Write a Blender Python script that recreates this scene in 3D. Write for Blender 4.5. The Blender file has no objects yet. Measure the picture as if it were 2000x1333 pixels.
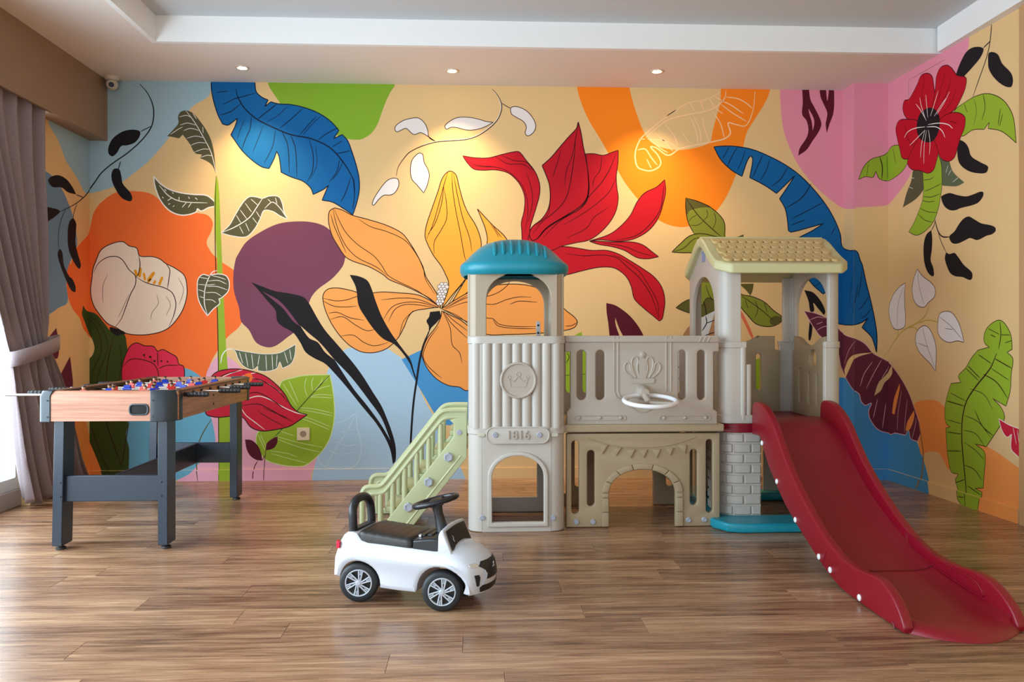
import bpy, bmesh, math, random
from mathutils import Vector, Matrix
random.seed(7)
SC = bpy.context.scene
COL = SC.collection
PI = math.pi

# ------------------------------------------------------------------ camera
YAW = math.radians(2.5)
FPX, PX0, HORIZON, EYE = 1550.0, 1000.0, 652.0, 1.0      # focal length in pixels of the 2000 x 1333 frame
cam_data = bpy.data.cameras.new('camera')
cam_data.sensor_width = 36.0
cam_data.lens = FPX / 2000.0 * 36.0
cam_data.shift_y = (HORIZON - 666.5) / 2000.0
cam_data.clip_start = 0.05
cam = bpy.data.objects.new('camera', cam_data)
COL.objects.link(cam)
cam.location = (0, 0, EYE)
cam.rotation_euler = (PI / 2, 0, -YAW)
SC.camera = cam

# ------------------------------------------------------------------ colour management
SC.view_settings.view_transform = 'Standard'
SC.view_settings.look = 'None'
SC.view_settings.gamma = 1.0
SC.view_settings.use_curve_mapping = False
SC.view_settings.exposure = 0.38
SC.cycles.use_denoising = True
SC.cycles.max_bounces = 8
SC.cycles.diffuse_bounces = 4
SC.cycles.sample_clamp_indirect = 6.0
SC.cycles.caustics_reflective = False
SC.cycles.caustics_refractive = False

# ------------------------------------------------------------------ sky
world = bpy.data.worlds.new('World')
SC.world = world
world.use_nodes = True
wn = world.node_tree.nodes
bg = wn['Background']
bg.inputs['Color'].default_value = (0.86, 0.93, 1.0, 1)
bg.inputs['Strength'].default_value = 1.4

# ------------------------------------------------------------------ daylight entering through the two glazed sides of the room
def window_light(name, loc, rot, sx, sy, power, color):
    d = bpy.data.lights.new(name, 'AREA')
    d.shape = 'RECTANGLE'; d.size = sx; d.size_y = sy
    d.energy = power; d.color = color
    o = bpy.data.objects.new(name, d)
    COL.objects.link(o); o.location = loc; o.rotation_euler = rot
    return o
# outside the long window on the left, shining in (+X)
window_light('daylight_side_window', (-2.95, 2.0, 1.35), (0, -PI / 2, 0), 2.3, 5.8, 310, (0.76, 0.88, 1.0))
# outside the glazed front behind the camera, shining in (+Y)
window_light('daylight_front_window', (0.2, -2.75, 1.5), (PI / 2, 0, 0), 4.6, 2.4, 9, (0.95, 0.97, 1.0))

# ------------------------------------------------------------------ helpers
def srgb(r, g, b):
    f = lambda c: (c / 255 / 12.92) if c / 255 <= 0.04045 else ((c / 255 + 0.055) / 1.055) ** 2.4
    return (f(r), f(g), f(b), 1.0)

MATS = {}
def mat(name, rgb, rough=0.5, metal=0.0, noise=0.0, nscale=40.0, bump=0.0, bscale=120.0, spec=0.5, coat=0.0):
    """plain procedural material: colour with a little noise mottling and fine bump"""
    if name in MATS: return MATS[name]
    m = bpy.data.materials.new(name); m.use_nodes = True
    nt = m.node_tree; b = nt.nodes['Principled BSDF']
    c = srgb(*rgb)
    b.inputs['Base Color'].default_value = c
    b.inputs['Roughness'].default_value = rough
    b.inputs['Metallic'].default_value = metal
    b.inputs['Specular IOR Level'].default_value = spec
    b.inputs['Coat Weight'].default_value = coat
    if noise or bump:
        tc = nt.nodes.new('ShaderNodeTexCoord')
        if noise:
            n = nt.nodes.new('ShaderNodeTexNoise'); n.inputs['Scale'].default_value = nscale
            n.inputs['Detail'].default_value = 4
            nt.links.new(tc.outputs['Object'], n.inputs['Vector'])
            mx = nt.nodes.new('ShaderNodeMixRGB'); mx.blend_type = 'MULTIPLY'
            mx.inputs[0].default_value = 1.0; mx.inputs[1].default_value = c
            rp = nt.nodes.new('ShaderNodeValToRGB')
            lo = 1 - noise
            rp.color_ramp.elements[0].position = 0.3; rp.color_ramp.elements[0].color = (lo, lo, lo, 1)
            rp.color_ramp.elements[1].position = 0.7; rp.color_ramp.elements[1].color = (1, 1, 1, 1)
            nt.links.new(n.outputs['Fac'], rp.inputs[0]); nt.links.new(rp.outputs[0], mx.inputs[2])
            nt.links.new(mx.outputs[0], b.inputs['Base Color'])
        if bump:
            n2 = nt.nodes.new('ShaderNodeTexNoise'); n2.inputs['Scale'].default_value = bscale
            nt.links.new(tc.outputs['Object'], n2.inputs['Vector'])
            bp = nt.nodes.new('ShaderNodeBump'); bp.inputs['Strength'].default_value = bump
            bp.inputs['Distance'].default_value = 0.002
            nt.links.new(n2.outputs['Fac'], bp.inputs['Height']); nt.links.new(bp.outputs[0], b.inputs['Normal'])
    MATS[name] = m
    return m

def smooth(me, angle=38):
    if not me.polygons: return me
    bm = bmesh.new(); bm.from_mesh(me)
    lim = math.radians(angle)
    for f in bm.faces: f.smooth = True
    for e in bm.edges:
        if len(e.link_faces) == 2:
            try: e.smooth = e.calc_face_angle() < lim
            except Exception: e.smooth = False
    bm.to_mesh(me); bm.free()
    return me

class MB:
    """collects shapes into one mesh"""
    def __init__(s): s.v = []; s.f = []; s.m = []; s.mi = 0
    def add(s, vs, fs):
        o = len(s.v); s.v += [tuple(p) for p in vs]
        s.f += [tuple(i + o for i in f) for f in fs]; s.m += [s.mi] * len(fs)
    def box(s, x0, x1, y0, y1, z0, z1):
        s.add([(x0,y0,z0),(x1,y0,z0),(x1,y1,z0),(x0,y1,z0),(x0,y0,z1),(x1,y0,z1),(x1,y1,z1),(x0,y1,z1)],
              [(0,3,2,1),(4,5,6,7),(0,1,5,4),(1,2,6,5),(2,3,7,6),(3,0,4,7)])
    def rings(s, rs, cap=True, closed=True):
        """loft through rings of equal length"""
        n = len(rs[0]); vs = [p for r in rs for p in r]; fs = []
        for i in range(len(rs) - 1):
            for j in range(n if closed else n - 1):
                k = (j + 1) % n
                fs.append((i*n + j, i*n + k, (i+1)*n + k, (i+1)*n + j))
        if cap:
            fs.append(tuple(reversed(range(n)))); fs.append(tuple((len(rs)-1)*n + j for j in range(n)))
        s.add(vs, fs)
    def cyl(s, p0, p1, r0, r1=None, n=16, cap=True):
        r1 = r0 if r1 is None else r1
        a, b = Vector(p0), Vector(p1); d = (b - a).normalized()
        u = d.orthogonal().normalized(); w = d.cross(u)
        ring = lambda c, r: [tuple(c + u*(r*math.cos(2*PI*i/n)) + w*(r*math.sin(2*PI*i/n))) for i in range(n)]
        s.rings([ring(a, r0), ring(b, r1)], cap)
    def tube(s, path, r, n=10, closed=False, flat=1.0, up=None):
        P = [Vector(p) for p in path]; rs = []; N = len(P); prev = None
        for i in range(N):
            if closed: d = P[(i+1) % N] - P[i-1]
            else: d = P[min(i+1, N-1)] - P[max(i-1, 0)]
            d.normalize()
            if up is not None:
                w = d.cross(Vector(up)).normalized(); u = w.cross(d)
            elif prev is None: u = d.orthogonal().normalized(); w = d.cross(u)
            else:
                u = (prev - d * prev.dot(d)).normalized(); w = d.cross(u)
            prev = u
            rr = r[i] if isinstance(r, (list, tuple)) else r
            rs.append([tuple(P[i] + u*(rr*flat*math.cos(2*PI*k/n)) + w*(rr*math.sin(2*PI*k/n))) for k in range(n)])
        if closed: rs.append(rs[0]); s.rings(rs, False)
        else: s.rings(rs, True)
    def lathe(s, prof, c=(0,0,0), axis='Z', n=24, cap=True):
        """prof: (radius, along-axis) points"""
        rs = []
        for r, h in prof:
            ring = []
            for i in range(n):
                a = 2*PI*i/n; p, q = r*math.cos(a), r*math.sin(a)
                ring.append({'Z': (c[0]+p, c[1]+q, c[2]+h), 'Y': (c[0]+p, c[1]-h, c[2]+q), 'X': (c[0]+h, c[1]+p, c[2]+q)}[axis])
            rs.append(ring)
        s.rings(rs, cap)
    def prism(s, poly, axis, d0, d1):
        """poly in 2D: axis Y -> (x,z); axis X -> (y,z); axis Z -> (x,y)"""
        f = {'Y': lambda p, d: (p[0], d, p[1]), 'X': lambda p, d: (d, p[0], p[1]), 'Z': lambda p, d: (p[0], p[1], d)}[axis]
        s.rings([[f(p, d0) for p in poly], [f(p, d1) for p in poly]], True)
    def mesh_in(s, me, mtx=None):
        o = len(s.v)
        for v in me.vertices: s.v.append(tuple(mtx @ v.co) if mtx else tuple(v.co))
        for p in me.polygons: s.f.append(tuple(i + o for i in p.vertices)); s.m.append(s.mi)
    def mesh(s, name, angle=38, fix=True):
        me = bpy.data.meshes.new(name); me.from_pydata(s.v, [], s.f)
        if any(s.m): me.polygons.foreach_set('material_index', s.m)
        if fix:
            bm = bmesh.new(); bm.from_mesh(me); bmesh.ops.recalc_face_normals(bm, faces=bm.faces); bm.to_mesh(me); bm.free()
        me.update()
        return smooth(me, angle) if angle else me
    def build(s, name, m, parent=None, bevel=0.0, seg=2, angle=38, label=None):
        return link(name, s.mesh(name, angle), m, parent, bevel, seg, label)

def link(name, me, m, parent=None, bevel=0.0, seg=2, label=None):
    o = bpy.data.objects.new(name, me); COL.objects.link(o)
    ms = m if isinstance(m, (list, tuple)) else [m]
    if not me.materials:
        for k in ms: me.materials.append(k)
    if parent is not None: o.parent = parent
    if bevel:
        b = o.modifiers.new('bevel', 'BEVEL'); b.width = bevel; b.segments = seg
        b.limit_method = 'ANGLE'; b.angle_limit = math.radians(40)
    if label: o['label'] = label
    return o

def thing(name, label, cat, loc=(0, 0, 0), rz=0.0, group=None):
    o = bpy.data.objects.new(name, None); COL.objects.link(o)
    o.empty_display_size = 0.1
    o.location = loc; o.rotation_euler = (0, 0, rz)
    o['label'] = label; o['category'] = cat
    if group: o['group'] = group
    return o
def structure(o): o['kind'] = 'structure'; return o

def rrect(x0, x1, y0, y1, r, n=6):
    """rounded rectangle outline, anticlockwise"""
    out = []
    for cx, cy, a0 in ((x1-r, y1-r, 0), (x0+r, y1-r, 90), (x0+r, y0+r, 180), (x1-r, y0+r, 270)):
        for i in range(n + 1):
            a = math.radians(a0 + 90*i/n); out.append((cx + r*math.cos(a), cy + r*math.sin(a)))
    return out
def circle2(cx, cy, r, n=24, ry=None):
    ry = r if ry is None else ry
    return [(cx + r*math.cos(2*PI*i/n), cy + ry*math.sin(2*PI*i/n)) for i in range(n)]
def slot2(x0, x1, y0, y1, n=8):
    r = (x1 - x0) / 2
    return rrect(x0, x1, y0, y1, r*0.999, n)
def arch2(x0, x1, z0, z1, zs, n=16):
    """door outline: flat sill z0, springing zs, crown z1"""
    cx, a, b = (x0+x1)/2, (x1-x0)/2, z1 - zs
    return [(x0, z0), (x1, z0)] + [(cx + a*math.cos(PI*i/n), zs + b*math.sin(PI*i/n)) for i in range(n + 1)]

def spline(P, per=6, closed=False, sharp=None):
    """Catmull-Rom through 2D/3D points; sharp points break the tangent"""
    n = len(P); sharp = sharp or [False]*n
    P = [Vector(p) for p in P]; out = []
    for i in range(n if closed else n - 1):
        p1, p2 = P[i], P[(i+1) % n]
        a, b = sharp[i], sharp[(i+1) % n]
        p0 = p1 if (a or (not closed and i == 0)) else P[i-1]
        p3 = p2 if (b or (not closed and i == n-2)) else P[(i+2) % n]
        # centripetal-ish tangent limit: scale by neighbouring chord lengths
        l = (p2 - p1).length
        def tan(q0, q1, q2):
            d = q2 - q0
            s = (q1 - q0).length + (q2 - q1).length
            return d * (l / s) if s > 1e-9 else d * 0
        m1 = tan(p0, p1, p2) if p0 is not p1 else (p2 - p1)
        m2 = tan(p1, p2, p3) if p3 is not p2 else (p2 - p1)
        for k in range(per):
            t = k / per; t2 = t*t; t3 = t2*t
            out.append(p1*(2*t3-3*t2+1) + m1*(t3-2*t2+t) + p2*(-2*t3+3*t2) + m2*(t3-t2))
    if not closed: out.append(P[-1].copy())
    return [tuple(p) for p in out]

def sheet(outlines, depth, bevel=0.004, res=2, name='sheet'):
    """flat plate with holes and rounded edges, lying in local XY, centred on z=0; returns a mesh"""
    cu = bpy.data.curves.new(name, 'CURVE'); cu.dimensions = '2D'; cu.fill_mode = 'BOTH'
    cu.extrude = max(depth/2 - bevel, 0.0001); cu.bevel_depth = bevel; cu.bevel_resolution = res
    cu.offset = -bevel
    for pts in outlines:
        sp = cu.splines.new('POLY'); sp.points.add(len(pts) - 1)
        for p, q in zip(sp.points, pts): p.co = (q[0], q[1], 0, 1)
        sp.use_cyclic_u = True
    o = bpy.data.objects.new(name, cu); COL.objects.link(o)
    dg = bpy.context.evaluated_depsgraph_get()
    me = bpy.data.meshes.new_from_object(o.evaluated_get(dg))
    bpy.data.objects.remove(o); bpy.data.curves.remove(cu)
    me.materials.clear()
    return me
M_XZ = lambda y: Matrix(((1,0,0,0),(0,0,1,y),(0,1,0,0),(0,0,0,1)))      # local (x,y) -> world (X,Z) at Y=y
M_YZ = lambda x: Matrix(((0,0,1,x),(1,0,0,0),(0,1,0,0),(0,0,0,1)))      # local (x,y) -> world (Y,Z) at X=x
M_XY = lambda z: Matrix.Translation((0, 0, z))
def plate(name, m, parent, outlines, mtx, depth, bevel=0.004, label=None, angle=38):
    me = sheet(outlines, depth, bevel); me.transform(mtx)
    bm = bmesh.new(); bm.from_mesh(me); bmesh.ops.remove_doubles(bm, verts=bm.verts, dist=1e-5)
    bmesh.ops.recalc_face_normals(bm, faces=bm.faces); bm.to_mesh(me); bm.free()
    return link(name, smooth(me, angle), m, parent, label=label)

def text_mesh(body, size, depth, bevel=0.0005):
    cu = bpy.data.curves.new('lettering', 'FONT'); cu.body = body; cu.size = size
    cu.extrude = depth; cu.bevel_depth = bevel; cu.align_x = 'CENTER'; cu.align_y = 'CENTER'
    o = bpy.data.objects.new('lettering', cu); COL.objects.link(o)
    me = bpy.data.meshes.new_from_object(o.evaluated_get(bpy.context.evaluated_depsgraph_get()))
    bpy.data.objects.remove(o); bpy.data.curves.remove(cu); me.materials.clear()
    return me

def ray(x, y):
    a, b = (x - PX0)/FPX, -(y - HORIZON)/FPX
    s, c = math.sin(YAW), math.cos(YAW)
    return (s + a*c, c - a*s, b)
def at(x, y, Y):
    """survey: photograph measurement -> (X, Z) on the upright plane at depth Y"""
    d = ray(x, y); k = Y/d[1]
    return (d[0]*k, EYE + d[2]*k)
def on_side(x, y, X):
    """survey: photograph measurement -> (Y, Z) on the upright plane at X"""
    d = ray(x, y); k = X/d[0]
    return (d[1]*k, EYE + d[2]*k)

# =================================================================== ROOM
XL, XR0, XR1 = -2.612, 2.804, 2.846          # left wall, right wall at the pillar / at its end
YB, XC, YC = 5.47, 2.565, 5.305              # back wall; pillar in the right corner
ZC = 2.71                                     # soffit height
RWY = 4.035
def xr(y): return XR0 + (XR1 - XR0)*(YC - y)/(YC - RWY)

M_cream = mat('wall paint cream', (228, 192, 138), 0.75, bump=0.05, bscale=300, spec=0.2)
M_ceil = mat('ceiling paint', (230, 220, 212), 0.85, bump=0.04, bscale=300)
M_tray = mat('tray ceiling paint', (200, 204, 208), 0.85, bump=0.04, bscale=300)
M_fascia = mat('fascia paint', (240, 239, 238), 0.8, bump=0.04, bscale=300)
M_pelmet = mat('pelmet board', (150, 122, 98), 0.6, noise=0.05, nscale=6)
M_frame = mat('window frame', (205, 208, 208), 0.45)
M_kerb = mat('kerb paint', (176, 166, 160), 0.6, noise=0.08)

# ---- floor: laminate planks running left to right
def plank_material():
    m = bpy.data.materials.new('laminate plank'); m.use_nodes = True
    nt = m.node_tree; N = nt.nodes.new; L = nt.links.new
    b = nt.nodes['Principled BSDF']
    tc = N('ShaderNodeTexCoord'); oi = N('ShaderNodeObjectInfo')
    add = N('ShaderNodeVectorMath'); add.operation = 'MULTIPLY_ADD'
    L(oi.outputs['Random'], add.inputs[0]); add.inputs[1].default_value = (37.0, 11.0, 5.0); L(tc.outputs['Object'], add.inputs[2])
    mp = N('ShaderNodeMapping'); mp.inputs['Scale'].default_value = (1.1, 14.0, 1.0); L(add.outputs[0], mp.inputs['Vector'])
    n1 = N('ShaderNodeTexNoise'); n1.inputs['Scale'].default_value = 2.2; n1.inputs['Detail'].default_value = 8; n1.inputs['Roughness'].default_value = 0.62; n1.inputs['Distortion'].default_value = 0.5
    L(mp.outputs[0], n1.inputs['Vector'])
    mp2 = N('ShaderNodeMapping'); mp2.inputs['Scale'].default_value = (3.0, 90.0, 1.0); L(add.outputs[0], mp2.inputs['Vector'])
    n2 = N('ShaderNodeTexNoise'); n2.inputs['Scale'].default_value = 2.0; n2.inputs['Detail'].default_value = 5; L(mp2.outputs[0], n2.inputs['Vector'])
    mixf = N('ShaderNodeMath'); mixf.operation = 'MULTIPLY_ADD'; L(n2.outputs['Fac'], mixf.inputs[0]); mixf.inputs[1].default_value = 0.35
    sc = N('ShaderNodeMath'); sc.operation = 'MULTIPLY'; L(n1.outputs['Fac'], sc.inputs[0]); sc.inputs[1].default_value = 0.75
    L(sc.outputs[0], mixf.inputs[2])
    tone = N('ShaderNodeMath'); tone.operation = 'MULTIPLY_ADD'; L(oi.outputs['Random'], tone.inputs[0]); tone.inputs[1].default_value = 0.14; L(mixf.outputs[0], tone.inputs[2])
    rp = N('ShaderNodeValToRGB'); e = rp.color_ramp.elements
    e[0].position = 0.36; e[0].color = srgb(58, 38, 28)
    e[1].position = 0.86; e[1].color = srgb(202, 164, 128)
    e2 = e.new(0.50); e2.color = srgb(116, 83, 62)
    e3 = e.new(0.66); e3.color = srgb(160, 121, 92)
    L(tone.outputs[0], rp.inputs[0]); L(rp.outputs[0], b.inputs['Base Color'])
    rr = N('ShaderNodeMapRange'); rr.inputs['To Min'].default_value = 0.21; rr.inputs['To Max'].default_value = 0.34
    L(n2.outputs['Fac'], rr.inputs['Value']); L(rr.outputs[0], b.inputs['Roughness'])
    bp = N('ShaderNodeBump'); bp.inputs['Strength'].default_value = 0.12; bp.inputs['Distance'].default_value = 0.001
    L(n2.outputs['Fac'], bp.inputs['Height']); L(bp.outputs[0], b.inputs['Normal'])
    return m
M_plank = plank_material()
f = MB(); f.box(XL - 0.5, 3.4, -2.8, YB + 0.1, -0.06, -0.008)
floor = structure(f.build('floor', mat('floor underlay', (60, 40, 28), 0.9), angle=None))
floor['label'] = 'brown wood laminate floor'
PW, PL = 0.142, 1.22
def plank_mesh(l):
    b = MB(); g = 0.0004; c = 0.0009
    x0, x1, y0, y1 = g, l - g, g, PW - g
    b.rings([[(x0,y0,-0.008),(x1,y0,-0.008),(x1,y1,-0.008),(x0,y1,-0.008)],
             [(x0,y0,-c),(x1,y0,-c),(x1,y1,-c),(x0,y1,-c)],
             [(x0+c,y0+c,0),(x1-c,y0+c,0),(x1-c,y1-c,0),(x0+c,y1-c,0)]])
    me = b.mesh('plank', None); me.materials.append(M_plank); return me
plank_full = plank_mesh(PL); plank_cache = {}
rows = int((YB - 1.45) / PW) + 1
for r in range(rows):
    y = YB - (r + 1)*PW
    x = XL - random.uniform(0.05, PL - 0.1)
    while x < XR1 + 0.05:
        a, b_ = max(x, XL - 0.06), min(x + PL, XR1 + 0.06)
        if b_ - a > 0.03:
            l = round(b_ - a, 3)
            if abs(l - PL) < 1e-6: me = plank_full
            else: me = plank_cache.setdefault(l, None) or plank_mesh(l); plank_cache[l] = me
            o = bpy.data.objects.new('plank', me); COL.objects.link(o); o.parent = floor; o.location = (a, y, 0)
        x += PL
f = MB(); f.box(XL - 0.06, 3.4, -2.8, YB - rows*PW, -0.008, -0.0005)
o = f.build('plank_field', M_plank, floor, angle=None); o['kind'] = 'stuff'

# ---- walls
def wall(name, x0, x1, y0, y1, z0, z1, m, label):
    b = MB(); b.box(x0, x1, y0, y1, z0, z1)
    o = structure(b.build(name, m, angle=None)); o['label'] = label; return o
wall_back = wall('wall_back', XL - 0.12, XC + 0.4, YB, YB + 0.12, 0, ZC + 0.3, M_cream, 'cream back wall with a painted plant mural')
wall_left = wall('wall_left', XL - 0.12, XL, 4.74, YB + 0.12, 0, ZC, M_cream, 'short painted left wall between window and corner')
wall_column = wall('wall_column', XC, XR0 + 0.1, YC, YB + 0.05, 0, ZC, M_cream, 'square painted pillar in the right corner')
b = MB(); ye = -2.8
b.prism([(xr(YC + 0.1), YC + 0.1), (xr(RWY), RWY), (xr(ye), ye), (xr(ye) + 0.2, ye), (xr(YC + 0.1) + 0.2, YC + 0.1)], 'Z', 0, ZC)
wall_right = structure(b.build('wall_right', M_cream, angle=None)); wall_right['label'] = 'cream right wall with painted hibiscus and banana leaf'
# plain pilaster that ends the mural on the right
b = MB(); b.box(xr(RWY) - 0.012, xr(RWY) + 0.15, 3.3, RWY + 0.002, 0, ZC)
o = structure(b.build('wall_pilaster', mat('pilaster paint', (196, 152, 104), 0.75, bump=0.05, bscale=300), angle=None)); o['label'] = 'plain tan pilaster at the end of the right wall'
# upper white band above the right wall, inside the ceiling tray
b = MB(); b.box(2.79, 3.0, -2.8, 4.70, ZC, 3.0)
o = structure(b.build('wall_right_upper', M_fascia, angle=None)); o['label'] = 'white band between right wall and tray ceiling'
# wall behind the viewer: glazed front with piers and a lintel
for i, (x0, x1) in enumerate(((-2.8, -2.2), (2.5, 3.1))):
    o = wall('wall_front', x0, x1, -2.7, -2.6, 0, ZC, M_cream, 'cream pier of the glazed front behind the viewer')
wall('wall_front_lintel', -2.2, 2.5, -2.7, -2.6, 2.6, ZC + 0.3, M_cream, 'cream lintel above the glazed front')

# ---- ceiling: lower soffit ring with a raised tray
FX, FY = -1.88, 4.725
b = MB()
b.box(XL - 0.3, 3.1, FY, YB + 0.1, ZC, ZC + 0.015)
b.box(XL - 0.3, FX, -2.8, FY, ZC, ZC + 0.015)
o = structure(b.build('ceiling', M_ceil, angle=None)); o['label'] = 'off-white lowered soffit along the walls'
b = MB(); b.box(FX + 0.002, 2.9, FY - 0.002, FY + 0.03, ZC - 0.001, 3.0); b.box(FX - 0.03, FX + 0.002, -2.8, FY + 0.03, ZC - 0.001, 3.0)
o = structure(b.build('trim_1', M_fascia, angle=None)); o['label'] = 'white fascia band around the ceiling tray'
b = MB(); b.box(FX - 0.1, 3.1, -2.8, FY + 0.1, 2.862, 2.9)
o = structure(b.build('ceiling_tray', M_tray, angle=None)); o['label'] = 'grey raised tray ceiling'

# ---- pelmet over the curtain
b = MB(); b.box(-2.512, -2.494, 0.2, YB, 2.30, ZC); b.box(XL - 0.05, -2.511, 4.80, YB, 2.302, 2.318)
o = structure(b.build('trim_2', M_pelmet, angle=None)); o['label'] = 'brown boxed pelmet above the curtain'
b = MB(); b.box(XL - 0.03, -2.50, 0.2, YB - 0.002, 2.292, 2.30)

# ---- window on the left
win = structure(thing('window_1', 'long glazed window on the left behind the curtain', 'window'))
del win['category']
b = MB(); b.box(XL - 0.14, XL - 0.04, -2.6, 4.76, 0, 0.10); o = b.build('sill_kerb', M_kerb, win, 0.004)
b = MB(); b.box(XL - 0.11, XL - 0.05, -2.6, 4.76, 0.10, 0.17); b.build('bottom_rail', M_frame, win, 0.003)
b = MB(); b.box(XL - 0.11, XL - 0.05, -2.6, 4.76, 2.28, 2.36); b.build('top_rail', M_frame, win, 0.003)
M_glass = bpy.data.materials.new('window glass'); M_glass.use_nodes = True
nt = M_glass.node_tree; nt.nodes.clear()
out = nt.nodes.new('ShaderNodeOutputMaterial'); mx = nt.nodes.new('ShaderNodeMixShader'); tr = nt.nodes.new('ShaderNodeBsdfTransparent'); gl = nt.nodes.new('ShaderNodeBsdfGlossy')
gl.inputs['Roughness'].default_value = 0.02; mx.inputs[0].default_value = 0.06
tr.inputs['Color'].default_value = (0.94, 0.97, 0.97, 1)
nt.links.new(tr.outputs[0], mx.inputs[1]); nt.links.new(gl.outputs[0], mx.inputs[2]); nt.links.new(mx.outputs[0], out.inputs[0])
for y in (4.70, 3.15, 1.6, 0.05, -1.5):
    b = MB(); b.box(XL - 0.11, XL - 0.05, y, y + 0.05, 0.17, 2.28); b.build('mullion', M_frame, win, 0.003)
for y in (3.2, 1.65, 0.1, -1.45):
    b = MB(); b.box(XL - 0.083, XL - 0.077, y, y + 1.5, 0.17, 2.28); b.build('pane', M_glass, win, angle=None)
# terrace outside
b = MB(); b.box(-9, XL - 0.14, -4, 9, -0.12, -0.05)
o = structure(b.build('floor_terrace', mat('terrace tile', (225, 226, 228), 0.6, noise=0.08, nscale=3), angle=None)); o['label'] = 'pale terrace floor outside the window'

# =================================================================== MURAL (flat paint on the walls, measured along the unfolded walls in mm: u,height)
PAINT = dict(
    cream=(228,192,138), sky=(162,192,206), slate=(112,146,176), orange=(244,112,48), orange2=(252,136,28), orange3=(244,152,78),
    green=(132,172,46), lime=(148,176,46), purple=(116,62,84), pink=(228,146,166), pink2=(230,168,188), pale=(170,202,226),
    midb=(72,148,206), tealb=(104,168,196), navy=(8,96,160), red=(190,18,36), crim=(200,34,58), crim2=(190,10,36), tulip=(222,44,78),
    maroon=(88,20,38), maroon2=(104,42,62), olive=(88,84,58), olive2=(92,88,40), sage=(92,102,76), dkg=(58,74,28), leafg=(130,138,48),
    black=(26,22,26), white=(232,224,222), whitef=(238,218,198), petal=(240,158,82), petal2=(252,168,62), ink=(52,24,18), inkb=(8,28,54),
    inkr=(70,4,14), dgrn=(70,92,30), wl=(240,232,226), lw=(250,206,158), pw=(206,222,150), lp=(226,180,188), pal2=(206,222,236), gold=(228,150,20),
    tan=(150,116,66), salmon=(222,112,82), olivey=(190,166,60), ltgrey=(200,204,208), brown=(172,126,90))
def paint(k): return mat('paint ' + k, PAINT[k], 0.7, bump=0.05, bscale=300, spec=0.2)
U0, U1 = 0.0, XC - XL
U2 = U1 + YB - YC
U3 = U2 + XR0 - XC
RL = math.hypot(XR1 - XR0, YC - RWY); RD = ((XR1 - XR0)/RL, -(YC - RWY)/RL)
U4 = U3 + RL - 0.012
BASE_H, BASE_T = 0.075, 0.011
# each wall: u range, parent, fold(u, z, off) -> xyz
SURF = [(-0.73, 0.0, wall_left, lambda u, z, d: (XL + d, YB + u, z)),
        (0.0, U1, wall_back, lambda u, z, d: (XL + u, YB - d, z)),
        (U1, U2, wall_column, lambda u, z, d: (XC - d, YB - (u - U1), z)),
        (U2, U3, wall_column, lambda u, z, d: (XC + (u - U2), YC - d, z)),
        (U3, U4, wall_right, lambda u, z, d: (XR0 + (u - U3)*RD[0] + d*RD[1], YC + (u - U3)*RD[1] - d*RD[0], z))]
# painted baseboards, proud of the walls
for k, (u0, u1, par, fold) in enumerate(SURF):
    b = MB(); q = []
    a0 = u0 - (BASE_T if k == 3 else 0); a1 = u1 - (0.0001 if k == 2 else 0)
    def P(u, z, d): return fold(u, z, d)
    b.rings([[P(a0,0,0),P(a0,0,BASE_T),P(a0,BASE_H,BASE_T),P(a0,BASE_H,0)], [P(a1,0,0),P(a1,0,BASE_T),P(a1,BASE_H,BASE_T),P(a1,BASE_H,0)]])
    o = structure(b.build('baseboard_' + ('left', 'back', 'pillar_side', 'pillar_front', 'right')[k], M_cream, angle=None))
    o['label'] = ('short painted baseboard by the curtain', 'long painted baseboard under the mural', 'painted baseboard on the pillar side', 'painted baseboard on the pillar front', 'painted baseboard along the right wall')[k]
def clip(poly, ax, lim, keep_less):
    out = []; n = len(poly)
    for i in range(n):
        p, q = poly[i], poly[(i+1) % n]
        ip = (p[ax] <= lim) if keep_less else (p[ax] >= lim); iq = (q[ax] <= lim) if keep_less else (q[ax] >= lim)
        if ip: out.append(p)
        if ip != iq:
            t = (lim - p[ax])/(q[ax] - p[ax]); r = [p[0] + t*(q[0]-p[0]), p[1] + t*(q[1]-p[1])]; r[ax] = lim; out.append(tuple(r))
    return out
from mathutils.geometry import tessellate_polygon
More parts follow.
